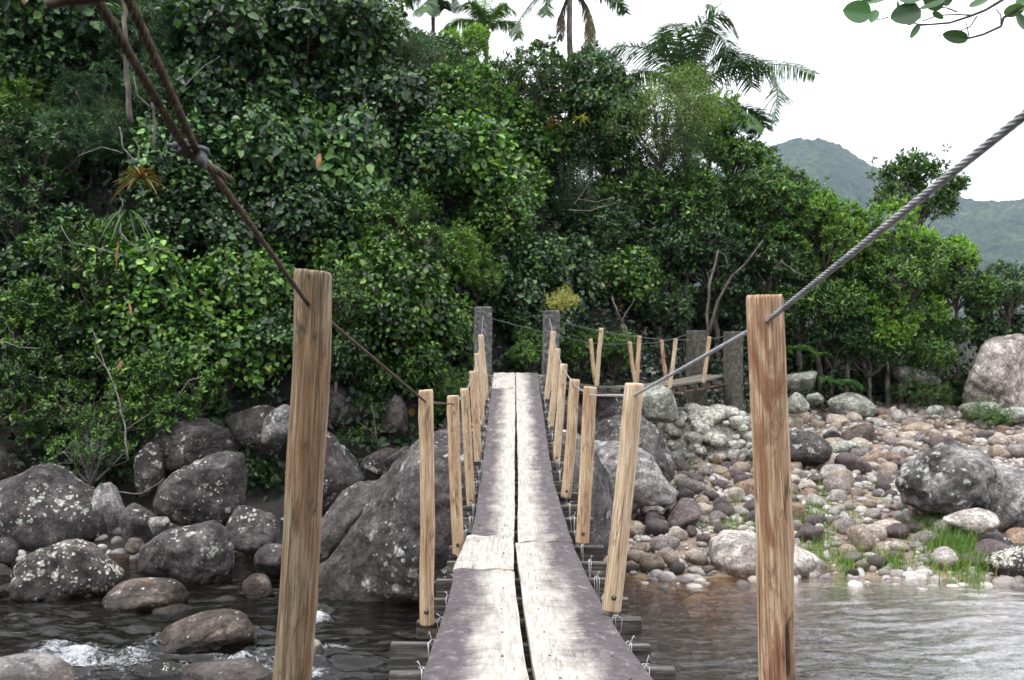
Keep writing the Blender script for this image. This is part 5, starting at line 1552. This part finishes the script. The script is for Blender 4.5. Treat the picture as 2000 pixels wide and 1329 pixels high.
def lone_tree():
    Y = 28.0; base = P(1782, 520, Y); gz = ground(base.x, Y); root = empty("tree", (base.x, Y, gz)); O = Vector(root.location)
    tag(root, "lone thin-branched tree standing out against the far hill and sky", "tree")
    r = np.random.RandomState(9); mb = MB(); tips = []
    tr = [Vector((base.x, Y, gz - 0.2)), P(1786, 500, Y), P(1790, 460, Y), P(1797, 430, Y)]
    mb.tube([p - O for p in tr], [.09, .075, .055, .04], 8)
    for (x, y, dy, rp) in ((1735, 345, .3, 24), (1760, 322, -.3, 22), (1795, 318, .2, 24), (1822, 330, -.4, 22), (1742, 375, -.5, 24), (1775, 365, .5, 26), (1808, 372, 0, 26), (1840, 358, .4, 22), (1868, 362, -.2, 16), (1728, 400, .2, 18), (1765, 405, -.4, 22), (1800, 405, .5, 22), (1835, 392, -.2, 22), (1852, 402, .3, 14), (1780, 345, 0, 20)):
        q = P(x, y, Y + dy); a = tr[3].lerp(tr[1], r.rand() * 0.9); mid = a.lerp(q, 0.5) + Vector((r.uniform(-.1, .1), 0, 0.12))
        mb.tube([a - O, mid - O, q - O], [.028, .017, .007], 6)
        for k in range(30): tips.append(np.array((q - O)[:]) + r.normal(size=3) * rp / FPX * Y * 0.52)
    link("trunk", mb.mesh("trunk", M['bark']), root)
    T = np.repeat(np.array(tips), 15, 0); n = len(T); rv = unit(r.normal(size=(n, 3)))
    me = leaves_mesh("crown", T + rv * 0.05, rv + np.array([0, 0, .2]), unit(r.normal(size=(n, 3)) + np.array([0, 0, .8])), r.uniform(.08, .15, n), r.uniform(.035, .06, n), M['L_mid']); link("crown", me, root)
lone_tree()

# undergrowth that nobody could count: leaves over the hillside behind the trees
def undergrowth():
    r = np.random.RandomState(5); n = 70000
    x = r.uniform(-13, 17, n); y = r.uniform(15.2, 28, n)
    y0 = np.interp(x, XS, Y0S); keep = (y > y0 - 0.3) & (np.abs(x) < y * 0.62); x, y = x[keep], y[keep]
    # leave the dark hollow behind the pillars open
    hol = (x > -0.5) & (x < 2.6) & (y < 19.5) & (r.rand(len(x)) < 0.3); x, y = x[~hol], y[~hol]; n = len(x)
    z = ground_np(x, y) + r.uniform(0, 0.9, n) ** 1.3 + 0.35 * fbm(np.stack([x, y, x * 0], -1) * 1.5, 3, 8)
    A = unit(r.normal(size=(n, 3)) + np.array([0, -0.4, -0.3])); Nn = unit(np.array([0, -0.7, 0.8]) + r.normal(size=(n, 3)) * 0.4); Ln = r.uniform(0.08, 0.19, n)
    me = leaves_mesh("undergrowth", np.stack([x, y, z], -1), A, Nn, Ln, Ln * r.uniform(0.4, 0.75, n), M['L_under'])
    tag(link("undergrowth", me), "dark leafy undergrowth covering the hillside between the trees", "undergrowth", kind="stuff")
undergrowth()

# ------------------------------------------------------------------ bare branches, bromeliad, ferns
def branch(name, lines, label, cat, mat='bark_pale', group=None):
    """lines: list of ([(px,py),...], Y, r0, r1)"""
    org = P(*lines[0][0][0], lines[0][1]); e = MB(); rr = random.Random(len(label))
    for pts, Y, r0, r1 in lines:
        ps = []; Q = [P(a, b_, Y) for a, b_ in pts]
        for a, b_ in zip(Q, Q[1:]):
            for t in (0, 0.33, 0.67): ps.append(a.lerp(b_, t) + Vector((rr.uniform(-1, 1), rr.uniform(-3, 3), rr.uniform(-1, 1))) * 0.012)
        ps.append(Q[-1]); n = len(ps)
        e.tube([p - org for p in ps], [(r0 + (r1 - r0) * i / (n - 1)) * 0.68 for i in range(n)], 7)
    o = link(name, e.mesh(name, M[mat]), loc=org); tag(o, label, cat, group); return o
YB = 15.6
branch("dead_branch", [([(232, 420), (236, 455), (258, 478), (275, 492), (300, 483), (345, 490)], YB, .030, .012), ([(232, 420), (238, 400), (234, 385)], YB, .02, .008)], "twisted pale dead branch hanging under the bromeliad", "branch")
branch("dead_branch", [([(120, 440), (140, 475), (190, 485), (240, 500)], YB, .012, .008), ([(190, 485), (215, 492), (252, 500)], YB, .010, .005)], "thin pale dead branch left of the twisted one", "branch")
branch("dead_branch", [([(235, 250), (240, 290), (270, 318), (272, 290), (262, 268)], YB - .3, .016, .008), ([(150, 305), (200, 288), (240, 300)], YB - .3, .008, .012)], "curled pale dead twigs right above the bromeliad", "branch")
branch("bare_trunk", [([(243, -20), (244, 40), (246, 120), (252, 200), (256, 240)], 17.0, .055, .07)], "bare grey trunk behind the doubled rusty cable", "trunk", 'bark')
branch("bare_trunk", [([(298, 200), (302, 240), (300, 290)], 16.3, .03, .04), ([(300, 215), (270, 190), (262, 150)], 16.3, .02, .012), ([(300, 215), (312, 208)], 16.3, .02, .012)], "thin forked grey trunk left of the wire rope clip", "trunk", 'bark')
branch("dead_branch", [([(350, 180), (400, 130), (430, 110)], 17.2, .012, .007)], "straight dead branch between the bluish trees", "branch")
branch("dead_branch", [([(570, 15), (600, 20), (620, 38)], 18.2, .02, .012)], "short crooked dead branch at the top edge", "branch")
branch("dead_branch", [([(185, 690), (210, 720), (235, 790), (245, 840), (250, 900)], 15.2, .010, .022), ([(245, 840), (290, 810)], 15.2, .012, .006), ([(215, 730), (200, 700), (178, 640)], 15.2, .012, .006)], "bare forked stems rising above the huge boulder", "branch", 'bark_pale')
branch("dead_branch", [([(0, 665), (40, 680), (80, 680)], 15.3, .012, .006), ([(30, 676), (25, 650), (10, 630)], 15.3, .008, .004)], "bare twigs at the left edge halfway down", "branch")
branch("dead_branch", [([(350, 770), (370, 745), (395, 735)], 15.6, .014, .010)], "short pale branch above the wide dark rock face", "branch")
branch("dead_branch", [([(225, 960), (280, 965), (320, 935)], 14.6, .010, .007)], "bent pale stick lying between the left boulders", "branch")
branch("dead_branch", [([(835, 310), (845, 350), (870, 380)], 20.5, .014, .009)], "thin pale stem in the middle of the slope", "branch")
for k, (a, b_) in enumerate((((690, 390), (688, 440)), ((702, 400), (735, 395)), ((700, 420), (706, 450)))):
    pass
branch("dead_branch", [([(688, 385), (686, 420), (694, 445)], 18.6, .022, .016), ([(688, 402), (725, 396)], 18.6, .014, .008), ([(700, 408), (704, 440)], 18.6, .016, .012)], "cluster of bare broken stems below the pale climbers", "branch")
branch("forked_trunk", [([(1383, 690), (1382, 620), (1385, 560), (1395, 520), (1402, 490)], 21.6, .05, .03), ([(1384, 650), (1400, 590), (1430, 540), (1460, 510), (1490, 470)], 21.6, .05, .018), ([(1402, 490), (1418, 500), (1422, 520), (1405, 522)], 21.6, .02, .01), ([(1395, 522), (1382, 535), (1386, 548)], 21.6, .018, .012)], "forked pale trunk rising behind the farther bridge's end", "trunk", 'bark')
branch("bare_trunk", [([(1232, 700), (1222, 640), (1205, 610), (1195, 580)], 19.6, .03, .02), ([(1215, 630), (1230, 600), (1240, 585)], 19.6, .016, .01)], "dim thin trunk behind the farther bridge's first posts", "trunk", 'bark')
branch("dead_branch", [([(1730, 700), (1725, 655), (1715, 640)], 24.5, .03, .02), ([(1735, 725), (1728, 690)], 24.5, .03, .03)], "pale stem leaning above the slanting slab", "branch")
branch("dead_branch", [([(1120, 400), (1140, 375), (1160, 340)], 21.0, .010, .006), ([(1130, 390), (1165, 395), (1200, 385)], 21.0, .012, .007), ([(1110, 410), (1150, 412), (1180, 402)], 21.0, .012, .007), ([(1150, 412), (1195, 400), (1210, 390)], 21.0, .010, .006), ([(1140, 375), (1130, 345)], 21.0, .008, .004)], "tangle of bare grey branches in the fine-leaved tree", "branch")
branch("dead_branch", [([(1525, 510), (1550, 530), (1575, 540)], 22.6, .014, .008)], "short pale branch right of the right near post's top", "branch")
branch("hanging_stem", [([(725, 790), (735, 850), (745, 900), (765, 945)], 15.6, .010, .016), ([(765, 945), (790, 925)], 15.6, .010, .006), ([(735, 850), (700, 825)], 15.6, .008, .004)], "crooked brown stem in the dark hollow", "stem", 'bark')

def rosette(name, px, py, Y, n, Ln, Wd, mat, label, cat, up=0.5, droop=0.6, seed=0, nseg=6):
    r = np.random.RandomState(seed); V, Q = [], []; c0 = 0
    for k in range(n):
        a = r.uniform(0, 6.28); el = r.uniform(-0.3, 1.2) * up * 1.6; l = Ln * r.uniform(0.7, 1.15); w = Wd * r.uniform(0.8, 1.2)
        d = np.array([math.cos(a) * math.cos(el), math.sin(a) * math.cos(el), math.sin(el)]); side = unit(np.cross(d, [0, 0, 1.0]))
        for i in range(nseg + 1):
            t = i / nseg; p = d * l * t - np.array([0, 0, droop * l * t * t]); ww = w * math.sin(math.pi * min(0.12 + t * 0.88, 1)) ** 0.6 * (1 - t * 0.6)
            V += [p - side * ww / 2 + [0, 0, 0.2 * ww], p, p + side * ww / 2 + [0, 0, 0.2 * ww]]
        for i in range(nseg):
            b_ = c0 + i * 3; Q += [[b_, b_ + 1, b_ + 4, b_ + 3], [b_ + 1, b_ + 2, b_ + 5, b_ + 4]]
        c0 += (nseg + 1) * 3
    me = np_mesh(name, np.array(V), quads=np.array(Q), mat=M[mat], smooth=True)
    return tag(link(name, me, loc=P(px, py, Y)), label, cat)
rosette("bromeliad", 275, 350, 15.2, 60, 0.48, 0.055, 'L_brom', "red and yellow bromeliad with strap leaves on the wooded slope", "bromeliad", 0.6, 0.5, 3)
rosette("bromeliad", 250, 410, 15.3, 16, 0.55, 0.045, 'L_fern', "green strap-leaved bromeliad hanging below the red and yellow one", "bromeliad", -0.3, 0.9, 4)
rosette("bromeliad", 1085, 240, 22.5, 24, 0.27, 0.04, 'L_brom', "reddish bromeliad in the treetops below the bare palm trunk", "bromeliad", 0.5, 0.4, 5)
rosette("bromeliad", 1135, 232, 22.8, 22, 0.27, 0.04, 'L_yellow', "yellow-green bromeliad next to the reddish one", "bromeliad", 0.5, 0.4, 6)

def fern(px, py, Y, n, Ln, label, seed):
    r = np.random.RandomState(seed); Pn, A, Nn, LL = [], [], [], []
    for k in range(n):
        a = r.uniform(0, 6.28); d = np.array([math.cos(a), math.sin(a) * 0.8, 1.3 + r.uniform(-.5, .6)]); d = unit(d); side = unit(np.cross(d, [0, 0, 1.0]))
        for i in range(26):
            t = 0.12 + 0.88 * i / 25; p = d * Ln * t - np.array([0, 0, 0.85 * Ln * t * t])
            for s in (-1, 1):
                Pn.append(p); A.append(side * s + d * 0.35 - np.array([0, 0, 0.3])); Nn.append([0, -0.3, 1]); LL.append(Ln * 0.20 * math.sin(math.pi * (0.1 + 0.85 * t)) + 0.01)
    LL = np.array(LL); me = leaves_mesh("fern", np.array(Pn), np.array(A), np.array(Nn, float), LL, LL * 0.24, M['L_fern'])
    tag(link("fern", me, loc=P(px, py, Y)), label, "fern")
fern(1648, 758, 23.6, 14, 0.75, "spreading fern at the forest edge above the egg-shaped boulder", 1)
fern(1560, 690, 24.0, 12, 0.8, "dim fern in the shade right of the right near post", 2)
fern(1600, 700, 24.2, 10, 0.6, "small fern right of the dim one", 3)
fern(1610, 745, 23.8, 9, 0.5, "small fern left of the spreading one", 4)

def single_leaf(px, py, Y, L_, W_, ang, label, mat='deadleaf'):
    n = 8; V, Q = [], []
    for i in range(n + 1):
        t = i / n; w = W_ * math.sin(math.pi * min(0.06 + 0.92 * t, 1)) ** 0.8; z = -L_ * t; y = -0.12 * L_ * math.sin(t * 2.5)
        V += [(-w / 2, y + 0.1 * w, z), (0, y, z), (w / 2, y + 0.1 * w, z)]
    for i in range(n): b_ = i * 3; Q += [[b_, b_ + 1, b_ + 4, b_ + 3], [b_ + 1, b_ + 2, b_ + 5, b_ + 4]]
    o = link("dead_leaf", np_mesh("dead_leaf", np.array(V, float), quads=np.array(Q), mat=M[mat], smooth=True), loc=P(px, py, Y), rot=(0, math.radians(ang), 0))
    tag(o, label, "leaf"); return o
single_leaf(625, 300, 16.6, 0.26, 0.09, 8, "orange dead leaf hanging between the pale climbers")
single_leaf(252, 590, 15.1, 0.24, 0.035, -15, "pale brown dead leaf hanging above the bush left of the near post")
single_leaf(238, 705, 14.9, 0.16, 0.06, 20, "curled orange twig leaf in the round-leaved bush")
single_leaf(232, 470, 15.4, 0.42, 0.03, 3, "long brown dead leaf hanging below the twisted dead branch")
single_leaf(298, 1138, 10.95, 0.10, 0.05, 80, "small fallen orange leaf on the flat brown rock")

# ------------------------------------------------------------------ palms
def frond_mesh(name, path, width, mat, n=120, seed=0, stiff=0.35, r0=0.03, lean=0.0, org=None, density=1):
    """path: list of 3-D points along the rachis"""
    r = np.random.RandomState(seed); Pp = np.array([p[:] for p in path]); seg = np.r_[0, np.cumsum(np.linalg.norm(np.diff(Pp, axis=0), axis=1))]
    # smooth path
    tt = np.linspace(0, seg[-1], 40); C = np.stack([np.interp(tt, seg, Pp[:, k]) for k in range(3)], -1)
    for _ in range(3): C[1:-1] = (C[:-2] + C[1:-1] * 2 + C[2:]) / 4
    T = unit(np.gradient(C, axis=0)); V, Q = [], []; b_ = 0
    for i in range(n):
        u = 0.10 + 0.90 * i / (n - 1); f = u * 39; k = min(int(f), 38); c = C[k] + (C[k + 1] - C[k]) * (f - k); t = T[k]
        side = unit(np.cross(t, np.array([0, 0.25, 1.0]))); ln = width * (math.sin(math.pi * (0.12 + 0.80 * u)) ** 0.7) * r.uniform(0.85, 1.1)
        for s in (-1, 1):
            d = unit(side * s + t * 0.55 + np.array([0, 0, r.uniform(-0.25, 0.1)]) + r.normal(size=3) * 0.06); w = 0.030 if width > 0.6 else 0.020
            wn = unit(np.cross(d, t)); wv = unit(np.cross(d, wn)) * w
            pts = [c + d * ln * q - np.array([0, 0, (1 - stiff) * ln * q * q * 0.9]) for q in (0, 0.33, 0.66, 1.0)]
            for q, ww in zip(pts, (0.6, 1.0, 0.75, 0.08)): V += [q - wv * ww / 2, q + wv * ww / 2]
            for q in range(3): Q.append([b_ + q * 2, b_ + q * 2 + 1, b_ + q * 2 + 3, b_ + q * 2 + 2])
            b_ += 8
    # rachis
    for i in range(40):
        rad = r0 * (1 - 0.8 * i / 39); t = T[i]; s1 = unit(np.cross(t, np.array([0, 1.0, 0.01]))); s2 = np.cross(t, s1)
        for k in range(5):
            a = 2 * math.pi * k / 5; V.append(C[i] + (s1 * math.cos(a) + s2 * math.sin(a)) * rad)
    for i in range(39):
        for k in range(5): Q.append([b_ + i * 5 + k, b_ + i * 5 + (k + 1) % 5, b_ + (i + 1) * 5 + (k + 1) % 5, b_ + (i + 1) * 5 + k])
    V = np.array(V) - (np.array(org[:]) if org is not None else 0)
    return np_mesh(name, V, quads=np.array(Q), mat=M[mat])

def palm(crown_px, Y, fronds, label, mat, width, trunk_pts, r0, dY=None, dead=()):
    base = P(*trunk_pts[0], Y); gz = min(ground(base.x, Y), base.z); root = empty("palm_tree", (base.x, Y, gz)); O = Vector((base.x, Y, gz)); tag(root, label, "palm tree")
    mb = MB(); tp = [Vector((base.x, Y, gz - 0.3))] + [P(a, b_, Y) for a, b_ in trunk_pts]; pts = []
    for a, b_ in zip(tp, tp[1:]):
        for t in np.linspace(0, 1, 7)[:-1]: pts.append(a.lerp(b_, t) - O)
    pts.append(tp[-1] - O); mb.tube(pts, [r0 * (1.06 if i % 2 else 0.96) * (1 - 0.2 * i / len(pts)) for i in range(len(pts))], 10); link("trunk", mb.mesh("trunk", M['bark']), root)
    for i, (pp, dy) in enumerate(fronds):
        n = len(pp); path = [P(a, b_, Y + dy * (j / (n - 1)) ** 1.3) for j, (a, b_) in enumerate(pp)]
        m_ = 'L_deadfrond' if i in dead else mat
        link("frond", frond_mesh("frond", path, width * (0.5 if i in dead else 1), m_, seed=i + int(Y), org=O, stiff=0.6 if i not in dead else -0.2), root)
    return root
palm((1345, 190), 27, [
  ([(1342, 205), (1343, 140), (1352, 85), (1375, 42), (1405, 26), (1428, 38), (1440, 66)], -0.8),
  ([(1342, 205), (1336, 140), (1322, 90), (1305, 60), (1290, 70), (1284, 100)], 0.9),
  ([(1342, 205), (1330, 150), (1300, 112), (1255, 92), (1205, 90), (1165, 112)], -0.6),
  ([(1345, 205), (1375, 160), (1420, 128), (1470, 112), (1508, 132), (1520, 175), (1512, 238)], -1.2),
  ([(1345, 205), (1385, 150), (1440, 128), (1500, 125), (1550, 128), (1592, 146)], 0.8),
  ([(1345, 205), (1365, 150), (1400, 105), (1430, 100), (1460, 130), (1468, 170)], 1.6),
  ([(1345, 205), (1350, 120), (1365, 75), (1395, 60), (1415, 80), (1425, 120)], 1.2),
  ([(1340, 205), (1315, 160), (1280, 140), (1245, 140), (1215, 165)], 1.4),
  ([(1345, 205), (1380, 190), (1420, 195), (1450, 215), (1470, 250)], -1.6),
  ([(1342, 205), (1330, 120), (1328, 70), (1318, 48), (1300, 46)], -1.5),
  ([(1345, 208), (1400, 215), (1450, 208), (1480, 220), (1493, 250)], 0.3),
  ([(1342, 205), (1350, 110), (1390, 40), (1400, 12), (1380, 10)], 0.4),
  ], "large feathery palm on the skyline with long fronds arching to the right", 'L_palm', 0.80, [(1342, 330), (1343, 260), (1343, 200)], 0.13)
palm((945, 45), 29, [
  ([(950, 60), (940, 25), (915, 5), (890, 15)], -0.5), ([(950, 60), (965, 25), (990, 10), (1008, 25)], -0.4), ([(950, 60), (925, 40), (890, 40), (870, 60)], 0.5),
  ([(950, 60), (975, 42), (1005, 45), (1012, 75)], 0.6), ([(950, 60), (945, 20), (950, -10), (965, -20)], 0.8), ([(950, 60), (930, 60), (912, 80)], -1.0), ([(950, 60), (968, 35), (978, 5)], 1.0),
  ([(950, 60), (935, 20), (925, -15)], 0.2)], "small light green palm against the sky left of the tall bare palm trunk", 'L_palm_l', 0.42, [(950, 110), (950, 80), (950, 58)], 0.07)
palm((1113, -15), 26, [
  ([(1113, -14), (1085, -22), (1055, -12), (1030, 15), (1012, 42), (1004, 62)], -0.8), ([(1113, -14), (1150, -30), (1190, -12), (1215, 10), (1222, 26)], 0.6),
  ([(1115, -12), (1140, 0), (1152, 40), (1153, 85), (1152, 118)], 0.2), ([(1110, -12), (1098, 20), (1094, 60), (1093, 78)], -0.2), ([(1113, -14), (1075, -18), (1066, 8), (1068, 30)], -0.4),
  ([(1113, -14), (1090, -60), (1050, -80)], 0.5), ([(1113, -14), (1130, -70), (1170, -90)], -0.5)], "tall bare-trunked palm whose crown is cut by the top edge, withered fronds hanging", 'L_palm', 0.42, [(1114, 130), (1112, 60), (1113, -14)], 0.085, dead=(2, 3))
palm((850, -10), 28, [
  ([(845, -10), (825, -30), (800, -10), (790, 5)], 0.3), ([(845, -10), (870, -30), (890, -5), (895, 10)], -0.3), ([(845, -10), (835, 5), (832, 25)], -0.6), ([(845, -10), (860, 5), (868, 18)], 0.6)],
  "palm at the top edge left of the small light green one, lowest fronds in view", 'L_palm', 0.5, [(846, 50), (846, 20), (845, -10)], 0.06)

# ------------------------------------------------------------------ grass on the right bank
def grass():
    r = np.random.RandomState(3); spots = [(1600, 1085, 34, 22, 260, .22), (1660, 1102, 36, 16, 260, .20), (1745, 1105, 34, 12, 260, .19), (1850, 1065, 50, 30, 900, .30), (1890, 1090, 40, 28, 600, .28), (1805, 1010, 40, 22, 300, .2),
        (1600, 985, 26, 20, 260, .2), (1650, 1020, 60, 15, 160, .16), (1560, 1030, 20, 25, 120, .18), (1360, 925, 40, 15, 170, .16), (1430, 1010, 25, 20, 160, .16), (1460, 1030, 15, 10, 80, .15), (1400, 1035, 30, 10, 110, .13),
        (1570, 895, 20, 10, 80, .15), (1330, 950, 12, 22, 80, .18), (1780, 950, 20, 22, 160, .2), (1700, 960, 30, 10, 70, .14), (1455, 880, 14, 14, 60, .18), (1545, 1000, 14, 30, 110, .2), (1930, 1110, 30, 12, 200, .22), (1820, 1112, 40, 8, 90, .13)]
    V, Q = [], []; b_ = 0
    for cx, cy, sx, sy, n, h in spots:
        for k in range(n):
            px, py = cx + r.normal() * sx * 0.6, cy + r.normal() * sy * 0.6
            Y = max(12.2, (CZ - 0.08) * FPX / (py - HY)); Yh = hit_ground(px, py) if k % 25 == 0 else None
            if k % 25 == 0: corr = (Yh or Y) / Y
            Y = Y * corr; x = (px - 1000) / FPX * Y; z = max(ground(x, Y), -0.04)
            p = np.array([x, Y, z]); a = r.uniform(0, 6.28); ln = h * r.uniform(0.5, 1.2); lean = r.uniform(0.1, 0.9); d = np.array([math.cos(a), math.sin(a), 0]) * lean
            w = np.array([-math.sin(a + .5), math.cos(a + .5), 0]) * 0.0045
            for t, ww in ((0, 1), (0.45, 0.9), (0.8, 0.5), (1, 0.05)):
                q = p + np.array([0, 0, 1]) * ln * (t - 0.25 * lean * t * t) + d * ln * t * t * 0.7; V += [q - w * ww, q + w * ww]
            for i in range(3): Q.append([b_ + i * 2, b_ + i * 2 + 1, b_ + i * 2 + 3, b_ + i * 2 + 2])
            b_ += 8
    me = np_mesh("grass", np.array(V), quads=np.array(Q), mat=M['L_grass']); tag(link("grass", me), "fresh green grass tufts between the stones at the water's edge", "grass", kind="stuff")
grass()

# ------------------------------------------------------------------ overhanging branch with round leaves, top right
def overhang():
    Yb = 2.5; root = empty("overhanging_branch", P(2080, -20, Yb)); O = Vector(root.location); tag(root, "dark twigs with thick round leaves hanging in at the upper right corner", "branch")
    tw = [([(2080, -20), (2000, 12), (1960, 35), (1955, 52), (1920, 68), (1893, 75), (1880, 72)], 0, .0042, .0022), ([(2060, -30), (1990, -20), (1950, 5), (1925, 20), (1895, 32), (1855, 45), (1820, 48), (1795, 50)], .03, .0046, .002),
          ([(1925, 20), (1900, 30), (1870, 29), (1835, 30), (1800, 42)], .03, .0024, .0015), ([(1870, 24), (1850, 16), (1830, 14)], .03, .002, .0014), ([(1820, 48), (1795, 48), (1770, 42)], .03, .002, .0014), ([(1735, 34), (1720, 38), (1712, 38)], .02, .0016, .0012),
          ([(1908, 32), (1895, 52), (1868, 64)], .02, .002, .0013), ([(1955, 52), (1955, 30), (1945, 18)], 0, .002, .0014), ([(1838, 72), (1830, 66)], 0, .0012, .0008), ([(1798, 36), (1770, 10), (1758, -8)], .03, .002, .0016), ([(1893, 75), (1890, 55), (1885, 42)], .0, .0014, .001), ([(1990, -20), (1960, -10), (1880, -30), (1760, -10)], .05, .003, .002)]
    mb = MB()
    for pts, dy, r0, r1 in tw:
        Q = [P(a, b_, Yb + dy) - O for a, b_ in pts]; ps = []
        for a, b_ in zip(Q, Q[1:]):
            for t in (0, .5): ps.append(a.lerp(b_, t))
        ps.append(Q[-1]); n = len(ps); mb.tube(ps, [r0 + (r1 - r0) * i / (n - 1) for i in range(n)], 7)
    link("twig", mb.mesh("twig", M['twig']), root)
    # leaves: centre px, length px, width px, angle (deg, direction of the tip in the picture), yaw tilt
    lv = [(1673, 24, 56, 44, 175, 5), (1707, 33, 28, 20, 250, 35), (1712, 2, 60, 20, 15, 40), (1768, 30, 62, 44, 195, 10), (1780, 28, 48, 30, 80, 25), (1754, 20, 36, 18, 100, 40), (1780, -4, 54, 30, 10, 20), (1820, 12, 52, 22, 200, 50), (1822, 4, 44, 30, 150, 30),
          (1787, 62, 34, 13, 238, 20), (1865, 72, 52, 26, 170, 12), (1832, 30, 26, 12, 330, 30), (1916, 4, 52, 22, 30, 45), (1980, 20, 44, 26, 10, 30), (1995, 45, 40, 26, 300, 20), (1888, 55, 30, 5, 95, 60), (1998, 5, 40, 26, 60, 20), (1850, -8, 44, 30, 60, 30), (1690, -12, 40, 26, 150, 20)]
    for i, (cx, cy, ln, wd, ang, tilt) in enumerate(lv):
        n, m_ = 12, 8; Lm, Wm = ln / FPX * Yb, wd / FPX * Yb; V, Q = [], []
        for a in range(n + 1):
            t = a / n; w = Wm / 2 * (math.sin(math.pi * t ** 0.85) ** 0.55 if 0 < t < 1 else 0.02)
            for b_ in range(m_ + 1):
                s = b_ / m_ * 2 - 1; V.append((Lm * (t - 0.5), -abs(s) * w * 0.22 - 0.10 * Lm * (t - .5) ** 2 * 2, s * w))
        for a in range(n):
            for b_ in range(m_): q = a * (m_ + 1) + b_; Q.append([q, q + 1, q + m_ + 2, q + m_ + 1])
        me = np_mesh("leaf", np.array(V, float), quads=np.array(Q), mat=M['L_grape'], smooth=True)
        o = link("leaf", me, root, loc=P(cx, cy, Yb + 0.02 * ((i % 3) - 1)) - O)
        R = Matrix.Rotation(-math.radians(ang), 3, 'Y') @ Matrix.Rotation(math.radians(tilt if i % 2 else -tilt), 3, 'X'); o.rotation_euler = R.to_euler()
overhang()

# ------------------------------------------------------------------ the air between here and the hills
def haze():
    m = bpy.data.materials.new("humid_air"); m.use_nodes = True; nt = m.node_tree; nt.nodes.clear(); out = nt.nodes.new("ShaderNodeOutputMaterial"); v = nt.nodes.new("ShaderNodeVolumePrincipled")
    v.inputs["Color"].default_value = (0.62, 0.78, 1.0, 1); v.inputs["Density"].default_value = 0.000085; v.inputs["Anisotropy"].default_value = 0.1; nt.links.new(v.outputs[0], out.inputs["Volume"])
    mb = MB(); mb.box((0, 0, 330), 9000, 9000, 680); me = mb.mesh("haze", m, False); o = link("haze", me); tag(o, "thin humid haze in the valley air", "haze", kind="stuff")
haze()
